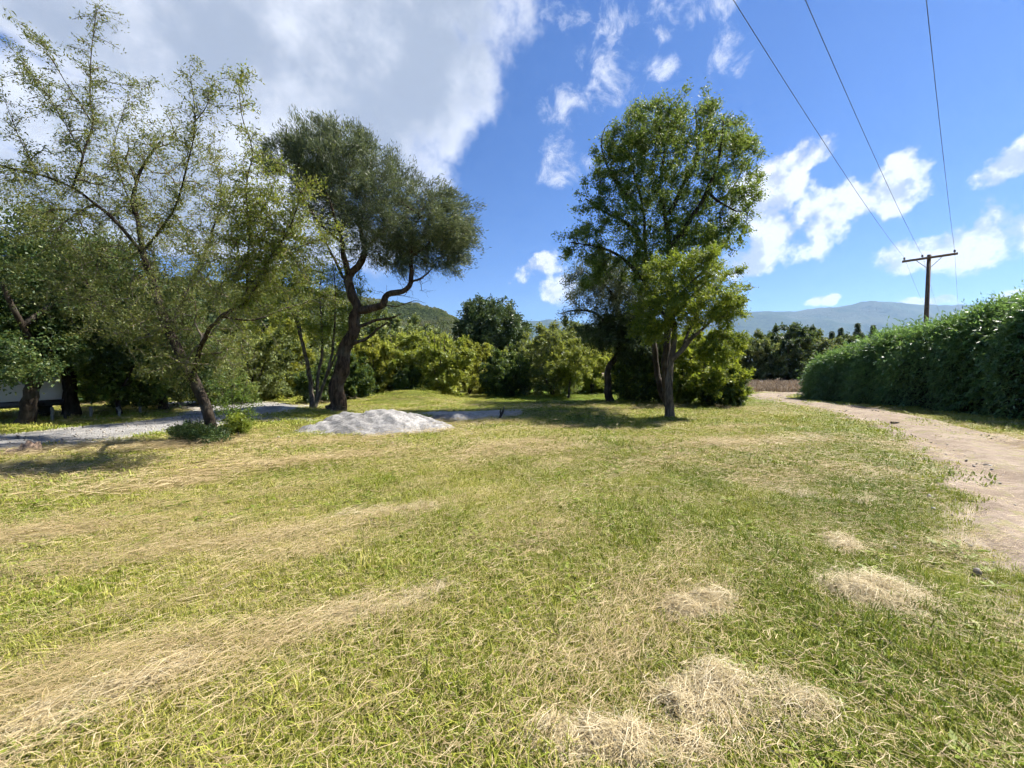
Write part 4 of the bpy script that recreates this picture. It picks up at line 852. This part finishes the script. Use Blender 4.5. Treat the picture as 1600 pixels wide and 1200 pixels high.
# clod on the track
b = G(1398, 663); r = np.random.default_rng(8); u, v = np.meshgrid(np.linspace(0, 6.283, 13)[:-1], np.linspace(.15, 2.95, 7)); q = np.stack([np.cos(u) * np.sin(v), np.sin(u) * np.sin(v), np.cos(v)], -1)
q = np.sign(q) * np.abs(q) ** .7 * (1 + .12 * r.normal(size=q.shape[:2]))[..., None] * np.array([.10, .07, .05]); ii = np.arange(7 * 12).reshape(7, 12); jj = np.roll(ii, -1, 1)
Fq = np.stack([ii[:-1], ii[1:], jj[1:], jj[:-1]], -1).reshape(-1, 4); Vq = np.vstack([q.reshape(-1, 3), [[0, 0, .05], [0, 0, -.05]]])
tr_ = [(84, ii[0][k], jj[0][k]) for k in range(12)] + [(85, jj[6][k], ii[6][k]) for k in range(12)]
tag(obj('earth_clod', mesh('earth_clod', Vq, [Fq, np.array(tr_)], M['clod']), None, (b[0], b[1], float(gz(b[0], b[1])) + .06)), 'small dark clod lying on the dirt track beside the hedge', 'clod')
# fallen sticks on the track and by the feathery tree
r = np.random.default_rng(12)
for i, (px, py, L_, a, lb_) in enumerate([(255, 690, 1.2, .2, 'dry branch lying left of the feathery tree\'s foot'), (300, 692, .9, -.2, 'short broken branch at the feathery tree\'s foot')]):
    b = G(px, py); mb = MB(); pts = [np.array([math.cos(a) * t * L_, math.sin(a) * t * L_ + .05 * math.sin(t * 5 + i), .0]) for t in np.linspace(-.5, .5, 9)]
    for p_ in pts: p_[2] = float(gz(p_[0] + b[0], p_[1] + b[1])) + .03
    mb.tube(pts, np.linspace(.016, .006, 9), 6)
    p0 = pts[4]; mb.tube([p0, p0 + np.array([.12, .1, .03]), p0 + np.array([.2, .2, .02])], [.006, .004, .002], 5)
    tag(obj('fallen_stick', mb.build('fallen_stick', M['dead']), None, (b[0], b[1], 0)), lb_, 'stick', 'fallen sticks')
# weeds round the foot of the feathery tree
def weed_bush(px, py, w_, h_, seed, label, mat='elm'):
    b = G(px, py); b[2] = float(gz(b[0], b[1])); T = Tree(seed); r = T.r
    for i in range(6):
        a = i * 1.05; T.limb([b + np.array([.03 * math.cos(a), .03 * math.sin(a), 0]), b + np.array([math.cos(a) * w_ * .15, math.sin(a) * w_ * .15, h_ * .4]), b + np.array([math.cos(a) * w_ * .3, math.sin(a) * w_ * .3, h_ * .8])], .012, .004, .1, .08, .3)
    T.fill([(b + np.array([0, 0, h_ * .5]), np.array([w_ * .5, w_ * .42, h_ * .5]))], 120, .06, 2.2, .1, .06, 2)
    build_tree('weed_bush', T, b, label, 'weedy bushes at the foot of the feathery tree', [dict(mat=mat, n=3800, spread=.04, L=.055, W=.024, droop=.1, align=.35, thr=.2)], 'bark_grey', 0, 0, 5, 'bush', .002, 3, ('stems', 'twigs', 'leaves'))
weed_bush(300, 690, .85, .5, 401, 'dark weedy bush left of the feathery tree\'s foot', 'dark')
weed_bush(330, 694, .8, .42, 402, 'low dark weedy bush in front of the feathery tree\'s foot', 'dark')
weed_bush(372, 684, .55, .6, 403, 'bright weedy bush right of the feathery tree\'s foot', 'bright')
weed_bush(366, 676, 1.2, 1.7, 404, 'tall leafy sucker growing beside the feathery trunk', 'elm')

# parked white van at the left edge
def van():
    base = np.array([-18.35, 13.6, 0.0]); root = tag(empty('parked_van', base, R(-14)), 'white van parked under the shade trees at the picture\'s left edge', 'van')
    w2 = .95
    prof = [(-2.4, .45), (-2.45, .9), (-2.42, 1.9), (-2.25, 2.18), (1.0, 2.22), (1.35, 2.05), (1.95, 1.25), (2.5, 1.05), (2.58, .5), (2.5, .4)]
    # side profile runs along local x towards -x = rear nearest the meadow
    pr_ = [(-x, z) for x, z in prof]; n = len(pr_); V = []
    for s_, k in ((-1, 1), (-.92, 1.0), (.92, 1), (1, 1)):
        for x, z in pr_: V.append((x * (0.985 if abs(s_) == 1 else 1), s_ * w2 * (1 if z < 1.3 else 1 - .10 * (z - 1.3)), .4 + (z - .4) * (.985 if abs(s_) == 1 else 1)))
    F = []
    for a in range(3):
        for i in range(n): F.append((a * n + i, a * n + (i + 1) % n, (a + 1) * n + (i + 1) % n, (a + 1) * n + i))
    me = bpy.data.meshes.new('body'); me.from_pydata(V, [], F + [tuple(range(n))[::-1], tuple(range(3 * n, 4 * n))]); me.materials.append(M['paint']); obj('body', me, root)
    for x in (-1.55, 1.5):
        for s_ in (-1, 1):
            mb = MB(); mb.tube([(x, s_ * (w2 - .2), .34), (x, s_ * (w2 - .19), .34), (x, s_ * (w2 + .0), .34), (x, s_ * (w2 + .012), .34)], [.28, .34, .34, .29], 20); wo = obj('wheel', mb.build('wheel', M['rubber'], False), root)
            mb = MB(); mb.tube([(x, s_ * (w2 + .005), .34), (x, s_ * (w2 + .02), .34)], [.20, .17], 16); obj('rim', mb.build('rim', M['steel']), wo)
    for nm, c, s_, m_ in (('rear_window', (2.437, 0, 1.62), (.02, 1.3, .5), 'glass'), ('bumper', (2.47, 0, .52), (.14, 1.8, .2), 'steel'), ('side_window', (-.85, -w2 + .03, 1.62), (.9, .03, .5), 'glass')):
        mb = MB(); mb.box(c, s_); obj(nm, mb.build(nm, M[m_]), root)
    mb = MB(); mb.box((2.447, 0, 1.2), (.012, .012, 1.4)); obj('door_gap', mb.build('door_gap', M['rubber']), root)
van()

# ------------------------------------------------------------------ grass and straw, scattered as instances of blades carried by the same mesh
def scatter(name, variants, pts, rot, scl, vid, tint, m, label, cat=None):
    """variants: list of (V, faces, shade); one mesh holds them and the loose points they are set on"""
    Vs, F3, F4, sh, vd, n = [], [], [], [], [], 0
    for k, (V, f3, f4, s_) in enumerate(variants):
        Vs.append(V); F3.append(f3 + n); F4.append(f4 + n); sh.append(s_); vd.append(np.full(len(V), k + 1.0)); n += len(V)
    vid = len(variants) - 1 - vid          # the join lists its inputs last first
    N = len(pts); Vs.append(pts); sh.append(np.zeros(N)); vd.append(np.zeros(N))
    z = lambda a: np.concatenate([np.zeros((n,) + a.shape[1:]), a])
    me = mesh(name, np.vstack(Vs), [np.vstack(F4), np.vstack(F3)], m, False, {'shade': np.concatenate(sh), 'variant': np.concatenate(vd), 'turn': z(rot), 'size': z(scl), 'pick': z(vid), 'tint': z(tint)})
    o = obj(name, me); ng = bpy.data.node_groups.new(name + '_scatter', 'GeometryNodeTree'); N_ = ng.nodes; L_ = ng.links
    ng.interface.new_socket('Geometry', in_out='INPUT', socket_type='NodeSocketGeometry'); ng.interface.new_socket('Geometry', in_out='OUTPUT', socket_type='NodeSocketGeometry')
    gi, go = N_.new('NodeGroupInput'), N_.new('NodeGroupOutput')
    def na_(nm, t):
        q = N_.new('GeometryNodeInputNamedAttribute'); q.data_type = t; q.inputs['Name'].default_value = nm; return q.outputs['Attribute']
    va = na_('variant', 'FLOAT'); jn = N_.new('GeometryNodeJoinGeometry')
    def sep(k):
        cp = N_.new('FunctionNodeCompare'); cp.data_type = 'FLOAT'; cp.operation = 'EQUAL'; cp.inputs[1].default_value = k; cp.inputs['Epsilon'].default_value = .1; L_.new(va, cp.inputs[0])
        sg = N_.new('GeometryNodeSeparateGeometry'); sg.domain = 'POINT'; L_.new(gi.outputs[0], sg.inputs[0]); L_.new(cp.outputs[0], sg.inputs[1]); return sg.outputs[0]
    for k in range(len(variants)):
        ti_ = N_.new('GeometryNodeGeometryToInstance'); L_.new(sep(k + 1.0), ti_.inputs[0]); L_.new(ti_.outputs[0], jn.inputs[0])
    ip = N_.new('GeometryNodeInstanceOnPoints'); L_.new(sep(0.0), ip.inputs['Points']); L_.new(jn.outputs[0], ip.inputs['Instance'])
    ip.inputs['Pick Instance'].default_value = True
    fi = N_.new('FunctionNodeFloatToInt'); L_.new(na_('pick', 'FLOAT'), fi.inputs[0]); L_.new(fi.outputs[0], ip.inputs['Instance Index'])
    er = N_.new('FunctionNodeEulerToRotation'); L_.new(na_('turn', 'FLOAT_VECTOR'), er.inputs[0]); L_.new(er.outputs[0], ip.inputs['Rotation'])
    L_.new(na_('size', 'FLOAT_VECTOR'), ip.inputs['Scale']); L_.new(ip.outputs[0], go.inputs[0])
    md = o.modifiers.new('scatter', 'NODES'); md.node_group = ng
    return tag(o, label, cat, None, 'stuff')
def blades(r, n, spread, L, W, lean, tipw=0.15):
    """upright bent blades: 5 points, one quad and one triangle each"""
    a = r.uniform(0, 6.283, n); q = np.sqrt(r.random(n)) * spread; b = r.uniform(0, 6.283, n); p = np.stack([np.cos(a) * q, np.sin(a) * q, np.full(n, -.01)], -1)
    l = L * r.uniform(.45, 1.25, n); ln = lean * r.uniform(.2, 1.3, n); h = np.stack([np.cos(b), np.sin(b), 0 * b], -1); s_ = np.stack([-np.sin(b + r.normal(size=n) * .6), np.cos(b), 0 * b], -1) * (W * r.uniform(.7, 1.3, n) / 2)[:, None]
    up_ = np.array([0, 0, 1.0]); m1 = p + up_ * (l * .55)[:, None] + h * (l * ln * .28)[:, None]; tp = p + up_ * (l * (1 - .35 * ln))[:, None] + h * (l * ln)[:, None]
    V = np.stack([p - s_, p + s_, m1 + s_ * .8, m1 - s_ * .8, tp], 1).reshape(-1, 3); i = np.arange(n)[:, None] * 5
    return V, np.hstack([i + 3, i + 2, i + 4]), np.hstack([i, i + 1, i + 2, i + 3]), np.repeat(np.clip(r.normal(.45, .28, n), 0, 1), 5)
def straws(r, n, spread, L, W, zmax, align, lift=0.0):
    """long bent straws lying on the grass, mostly along x"""
    a = r.normal(size=n) * align + (r.random(n) < .15) * r.uniform(-1.5, 1.5, n); c = np.stack([r.normal(size=n) * spread * (1.3 if align > 1 else 2.1), r.normal(size=n) * spread * (1 if align > 1 else .55), np.abs(r.normal(size=n)) * zmax * .5 + .012 + lift], -1)
    l = L * r.uniform(.35, 1.3, n); d = np.stack([np.cos(a), np.sin(a), r.normal(size=n) * .10], -1); s_ = np.stack([-np.sin(a), np.cos(a), r.normal(size=n) * .5], -1) * (W * r.uniform(.7, 1.3, n) / 2)[:, None]
    cv = np.stack([-np.sin(a), np.cos(a), 0 * a], -1) * (l * r.normal(size=n) * .12)[:, None] + np.array([0, 0, 1.0]) * (l * np.abs(r.normal(size=n)) * .06)[:, None]
    e0 = c - d * (l / 2)[:, None]; e1 = c + d * (l / 2)[:, None]; e0[:, 2] = np.maximum(e0[:, 2], .008); mid = c + cv
    V = np.stack([e0 - s_ * .7, e0 + s_ * .7, mid + s_, mid - s_, e1], 1).reshape(-1, 3); i = np.arange(n)[:, None] * 5
    return V, np.hstack([i + 3, i + 2, i + 4]), np.hstack([i, i + 1, i + 2, i + 3]), np.repeat(np.clip(r.normal(.5, .28, n), 0, 1), 5)
def wedge(r, n, y0, y1, pw=1.0, mg=1.36):
    """points in the camera's view fan between two distances"""
    y = y0 + (y1 - y0) * r.random(n) ** pw; x = r.uniform(-1, 1, n) * (y * mg + 1.2); return x, y
SA = R(33)
def streak(x, y):
    u = x * math.cos(SA) + y * math.sin(SA); v = -x * math.sin(SA) + y * math.cos(SA); bend = .25 * np.sin(u * .5 + 1) + .012 * u * u
    q = np.stack([u * .5, (v + bend) * 3.4], -1); q2 = np.stack([u * 1.2, (v + bend) * 7.5], -1)
    return vnoise(q, 1.35, 77) * .6 + vnoise(q2, 1.5, 78) * .4 + vnoise(np.stack([x, y], -1), .7, 79) * .3
def bare(x, y):
    wb = vnoise(np.stack([x, y], -1), 1.6, 8) * .12
    d_ = pdist(x, y, TS); t = 1 - sstep(d_ + wb, track_half(y) - .55, track_half(y) + .25); t = t * (1 - .35 * np.exp(-(d_ / .22) ** 2) * (vnoise(np.stack([x, y], -1), 1.3, 19) > .25)); return np.maximum(t, soil_mask(x, y))
r = np.random.default_rng(501)
gx, gy = [], []
for n_, a_, b_, p_ in ((1000, .9, 3.2, .8), (2600, 3.0, 7.0, .8), (4200, 6.5, 14, .85), (5200, 13, 27, .85)):
    x, y = wedge(r, n_, a_, b_, p_); gx.append(x); gy.append(y)
gx, gy = np.concatenate(gx), np.concatenate(gy)
keep = (r.random(len(gx)) > bare(gx, gy) * 1.02) & ~((gx > 16.6) & (gy < 24)); gx, gy = gx[keep], gy[keep]
Q = np.stack([gx, gy], -1); st_ = streak(gx, gy)
NV = 7; va = [blades(np.random.default_rng(600 + i), 330, .27, .07, .0042, .8) for i in range(5)] + [blades(np.random.default_rng(620 + i), 150, .2, .12, .0055, .65) for i in range(2)]
far_ = [blades(np.random.default_rng(640 + i), 190, .42, .075, .0105, .95) for i in range(4)]
dist = np.hypot(gx, gy); vid = np.where(dist > 8, 7 + r.integers(4, size=len(gx)), np.where(r.random(len(gx)) < .9, r.integers(5, size=len(gx)), 5 + r.integers(2, size=len(gx)))).astype(float)
patch = vnoise(Q, .8, 81) * .5 + vnoise(Q, 2.6, 82) * .5
s0 = np.clip(1.0 + .30 * patch - .28 * np.clip(st_, 0, 1), .5, 1.6) * r.uniform(.75, 1.3, len(gx)); s0 = s0 * np.where(dist > 13, 1.35, 1); hs_ = np.where(dist > 13, .75, 1)
lushp = sstep(gy, 16, 20) * (1 - sstep(gx, 12, 15)) * sstep(gx, -3, 2)
edge = np.clip(1 - np.abs(pdist(gx, gy, TS) - 2.1) / .8, 0, 1)
ti = np.clip(.53 - .22 * sstep(gx, .2, 2.5) * (1 - sstep(gy, 7, 12)) + .20 * patch * -1 + .20 * np.clip(st_, -.6, 1) + .17 * r.normal(size=len(gx)) - .35 * lushp - .25 * edge * (gx < 12), 0, 1)
scatter('meadow_grass', va + far_, np.stack([gx, gy, gz(gx, gy)], -1), np.stack([r.normal(size=len(gx)) * .08, r.normal(size=len(gx)) * .08, r.uniform(0, 6.28, len(gx))], -1), np.stack([s0, s0, s0 * hs_ * .8 * r.uniform(.75, 1.25, len(gx))], -1), vid, ti, M['blade'], 'short mown yellow-green grass covering the clearing')
# straw left by mowing, in windrows
sx_, sy_ = [], []
for n_, a_, b_, p_ in ((2100, .9, 4, .8), (4400, 3.5, 9, .8), (4200, 8, 20, .85)):
    x, y = wedge(r, n_, a_, b_, p_); sx_.append(x); sy_.append(y)
sx_, sy_ = np.concatenate(sx_), np.concatenate(sy_); sv = streak(sx_, sy_)
keep = (r.random(len(sx_)) < (sstep(sv, .0, .75) * .8 + .06) * (1 - .6 * sstep(sx_, .4, 2.0) * (1 - sstep(sy_, 4, 8)))) & (r.random(len(sx_)) > soil_mask(sx_, sy_)) & (pdist(sx_, sy_, TS) > 1.2) & (sx_ < 16); sx_, sy_, sv = sx_[keep], sy_[keep], sv[keep]
sd_ = np.hypot(sx_, sy_); vs_ = [straws(np.random.default_rng(700 + i), 95, .19, .14, .0017, .05, .5) for i in range(6)] + [straws(np.random.default_rng(720 + i), 80, .30, .22, .0042, .05, .5) for i in range(4)]
ps = np.where(sd_ > 7, 6 + r.integers(4, size=len(sx_)), r.integers(6, size=len(sx_))).astype(float); ss = r.uniform(.7, 1.25, len(sx_))
head = SA + .35 * vnoise(np.stack([sx_, sy_], -1), .5, 83) - np.clip((sx_ - 1) * .12, 0, .9) + r.normal(size=len(sx_)) * .22
scatter('cut_straw', vs_, np.stack([sx_, sy_, gz(sx_, sy_) + .012 + .03 * np.clip(sv, 0, 1)], -1), np.stack([r.normal(size=len(sx_)) * .06, r.normal(size=len(sx_)) * .06, head], -1), np.stack([ss, ss, ss], -1), ps, np.clip(.5 + .2 * r.normal(size=len(sx_)), 0, 1), M['straw'], 'dry cut straw lying in streaks over the mown grass')
# short bits of thatch everywhere and a few broad-leaved weeds
tx, ty = [], []
for n_, a_, b_, p_ in ((380, .9, 4, .8), (900, 3.5, 9, .8), (800, 8, 18, .85)):
    x, y = wedge(r, n_, a_, b_, p_); tx.append(x); ty.append(y)
tx, ty = np.concatenate(tx), np.concatenate(ty); keep = (r.random(len(tx)) > bare(tx, ty)) & (tx < 16); tx, ty = tx[keep], ty[keep]; n = len(tx)
tv = [straws(np.random.default_rng(740 + i), 110, .22, .09, .0026, .05, 1.6) for i in range(4)] + [straws(np.random.default_rng(750 + i), 90, .30, .12, .005, .04, 1.6) for i in range(3)]
scatter('grass_thatch', tv, np.stack([tx, ty, gz(tx, ty) + .02], -1), np.stack([0 * tx, 0 * tx, r.uniform(0, 6.28, n)], -1), np.stack([r.uniform(.8, 1.2, n)] * 3, -1), np.where(np.hypot(tx, ty) > 7, 4 + r.integers(3, size=n), r.integers(4, size=n)).astype(float), np.clip(.4 + .25 * r.normal(size=n), 0, 1), M['straw'], 'short dry clippings caught between the grass blades')
def rosette(rr_, n, L, W):
    a = rr_.uniform(0, 6.283, n); q = rr_.random(n) * .05; b_ = a + rr_.normal(size=n) * .5; up_ = rr_.uniform(.15, .8, n)
    c = np.stack([np.cos(a) * q, np.sin(a) * q, 0 * a + .01], -1); d = nrm(np.stack([np.cos(b_), np.sin(b_), up_], -1)); sd = np.stack([-np.sin(b_), np.cos(b_), 0 * b_], -1); l = (L * rr_.uniform(.5, 1.3, n))[:, None]
    dz = np.array([0, 0, -1.0]) * l * .25; V = np.stack([c, c + d * l * .5 + sd * W / 2, c + d * l + dz, c + d * l * .5 - sd * W / 2], 1).reshape(-1, 3)
    return V, np.zeros((0, 3), int), np.arange(n * 4).reshape(-1, 4), np.repeat(rr_.uniform(.1, .5, n), 4)
wx, wy = wedge(r, 1500, .9, 9, .75); keep = (bare(wx, wy) < .4) & (vnoise(np.stack([wx, wy], -1), 1.5, 88) > -.1); wx, wy = wx[keep], wy[keep]; n = len(wx); sz_ = r.uniform(.5, 1.5, n)
scatter('broad_leaved_weeds', [rosette(np.random.default_rng(780 + i), 14, .075, .024) for i in range(4)], np.stack([wx, wy, gz(wx, wy) + .015], -1), np.stack([0 * wx, 0 * wx, r.uniform(0, 6.28, n)], -1), np.stack([sz_] * 3, -1), r.integers(4, size=n).astype(float), r.random(n) * .35, M['blade'], 'small broad-leaved weeds growing in the lawn')
def stone(seed):
    q = np.random.default_rng(seed); u, v = np.meshgrid(np.arange(6) / 6 * 6.283, [.5, 1.2, 1.9, 2.6]); p = np.stack([np.cos(u) * np.sin(v), np.sin(u) * np.sin(v) * .8, np.cos(v) * .6], -1) * (1 + .22 * q.normal(size=u.shape))[..., None]
    i = np.arange(24).reshape(4, 6); j = np.roll(i, -1, 1); V = np.vstack([p.reshape(-1, 3), [[0, 0, .6], [0, 0, -.6]]])
    f3 = [(24, i[0][k], j[0][k]) for k in range(6)] + [(25, j[3][k], i[3][k]) for k in range(6)]
    return V, np.array(f3), np.stack([i[:-1], i[1:], j[1:], j[:-1]], -1).reshape(-1, 4), np.full(26, q.random())
M['stone'] = straw_mat('loose_stone', [(0, (0.10, 0.09, 0.08)), (0.5, (0.27, 0.24, 0.21)), (1, (0.46, 0.43, 0.39))])
k = r.integers(len(TS), size=2600); px_ = TS[k] + r.normal(size=(2600, 2)) * .8; k = r.integers(len(GS), size=1500); pg_ = GS[k] + r.normal(size=(1500, 2)) * .9
pm_ = np.array([-3.75, 11.3]) + r.normal(size=(700, 2)) * np.array([1.7, 1.15]); keep = np.hypot((pm_[:, 0] + 3.75) / 1.9, (pm_[:, 1] - 11.3) / 1.25) > 1.0; pm_ = pm_[keep]
ps_ = np.vstack([px_, pg_, pm_]); n = len(ps_); sz_ = .008 + .03 * r.random(n) ** 3
scatter('loose_stones', [stone(i) for i in range(5)], np.stack([ps_[:, 0], ps_[:, 1], gz(ps_[:, 0], ps_[:, 1]) + .022 + sz_ * .3], -1), r.normal(size=(n, 3)), np.stack([sz_] * 3, -1), r.integers(5, size=n).astype(float), r.random(n), M['stone'], 'loose stones strewn over the track and gravel lane')
# dry weeds of the field beyond
n = 5200; y = 30.5 + 30 * r.random(n) ** 1.2; x = r.uniform(12, 55, n) * (y / 42); keep = (x > 13.5); x, y = x[keep], y[keep]; n = len(x)
wv_ = [blades(np.random.default_rng(760 + i), 26, .4, .5, .03, .5) for i in range(3)]; s0 = r.uniform(.5, 1.15, n)
scatter('dry_weeds', wv_, np.stack([x, y, gz(x, y)], -1), np.stack([0 * x, 0 * x, r.uniform(0, 6.28, n)], -1), np.stack([s0] * 3, -1), r.integers(3, size=n).astype(float), r.random(n), M['weed'], 'brown dry weeds of the far field beyond the track bend')

# hay clumps one can pick out in the foreground
def straw_geo(name):
    m = M['straw'].copy(); m.name = name
    for nd in m.node_tree.nodes:
        if nd.type == 'ATTRIBUTE' and nd.attribute_name == 'tint': nd.attribute_type = 'GEOMETRY'
    return m
M['hay'] = straw_geo('hay_straw')
for nd in M['hay'].node_tree.nodes:
    if nd.type == 'VALTORGB':
        for e_ in nd.color_ramp.elements: e_.color = (min(.8, e_.color[0] * 1.12), min(.72, e_.color[1] * 1.18), min(.6, e_.color[2] * 1.35), 1)
def hay(px, py, w_, d_, h_, ang, n, seed, label, align=.6):
    n = int(n * 1.5); h_ = h_ * .85; d_ = d_ * .8; w_ = w_ * 1.12
    b = G(px, py); b[2] = float(gz(b[0], b[1])); r = np.random.default_rng(seed)
    V, f3, f4, s_ = straws(r, n, .01, .19, .0021, .0, .8); V = V.reshape(n, 5, 3)
    K = 11; tc_ = np.sqrt(r.random((K, 1))) * np.stack([np.cos(np.arange(K) * 2.4), np.sin(np.arange(K) * 2.4)], -1) * np.array([w_, d_]) * .5; ta = r.normal(size=K) * (.9 if align > .5 else .4); tr_ = r.uniform(.25, .6, K) * d_; th_ = r.uniform(.3, 1.1, K) * h_
    k = r.integers(K, size=n); off_ = r.normal(size=(n, 2)) * tr_[k][:, None] * np.array([1.2, .6]); q = np.exp(-(off_ ** 2).sum(1) / (tr_[k] ** 2)); z = th_[k] * q * r.random(n) ** .6
    c_, s2 = np.cos(ta[k])[:, None], np.sin(ta[k])[:, None]; Vx = V[..., 0] * c_ - V[..., 1] * s2; Vy = V[..., 0] * s2 + V[..., 1] * c_; V = np.stack([Vx, Vy, V[..., 2]], -1)
    o2 = np.stack([off_[:, 0] * c_[:, 0] - off_[:, 1] * s2[:, 0], off_[:, 0] * s2[:, 0] + off_[:, 1] * c_[:, 0]], -1) + tc_[k]
    V = V + np.stack([o2[:, 0], o2[:, 1], z + .02], -1)[:, None]
    V[:, 4, 2] -= r.random(n) * .03; V[:, :2, 2] -= r.random((n, 1)) * .03; wild = r.random(n) < .05; V[wild, 4, 2] += r.uniform(.02, .09, wild.sum())
    V[..., 2] = np.maximum(V[..., 2], .01); ca, sa = math.cos(ang), math.sin(ang); Vx = V[..., 0] * ca - V[..., 1] * sa; Vy = V[..., 0] * sa + V[..., 1] * ca; V = np.stack([Vx, Vy, V[..., 2]], -1).reshape(-1, 3)
    o = obj('hay_clump', mesh('hay_clump', V, [f4, f3], M['hay'], False, {'shade': s_, 'tint': np.repeat(np.clip(r.normal(.62, .22, n), 0, 1), 5)}), None, b); tag(o, label, 'hay clump', 'clumps of raked hay in the grass')
hay(1350, 935, .55, .36, .17, .1, 2600, 1, 'roundest pale hay clump lying in bright grass near the track')
hay(1105, 1100, .36, .22, .15, .5, 1900, 2, 'domed hay clump in the foreground above the long hay ridge')
hay(960, 1165, .75, .10, .09, -.05, 1700, 3, 'long low hay ridge along the bottom edge of the foreground')
hay(1085, 955, .55, .13, .10, .45, 1200, 4, 'slanting hay ridge left of the roundest hay clump')
hay(1225, 1100, .34, .20, .08, -.5, 500, 5, 'loose hay tuft right of the domed hay clump')
hay(1320, 850, .30, .18, .11, 1.0, 420, 6, 'small upright hay tuft above the roundest hay clump')
hay(1290, 775, .9, .22, .08, -.35, 700, 7, 'flat hay swath in the grass nearest the curve of the track')
hay(190, 1085, .7, .22, .08, .7, 800, 8, 'reddish flattened hay patch at the lower left of the foreground', .4)
hay(600, 950, .8, .22, .06, .45, 650, 9, 'broad thin hay patch in the middle of the foreground', .45)
hay(620, 800, 1.0, .3, .08, .3, 800, 10, 'pale hay strip in the grass in front of the soil heap', .45)

# ------------------------------------------------------------------ air between here and the mountains
hz = MB(); hz.box((0, 3300, 600), (16400, 8600, 1204.0)); me = hz.build('haze', None); ho = obj('haze', me); tag(ho, 'thin blue haze in the air', None, None, 'stuff')
m = bpy.data.materials.new('air'); m.use_nodes = True; t = NT(m.node_tree); t.n.clear(); pv = t.new('ShaderNodeVolumePrincipled'); pv.inputs['Color'].default_value = (0.42, 0.64, 1.0, 1); pv.inputs['Density'].default_value = 0.000075; pv.inputs['Anisotropy'].default_value = 0.2
out = t.new('ShaderNodeOutputMaterial'); t.l.new(pv.outputs[0], out.inputs['Volume']); me.materials.append(m)
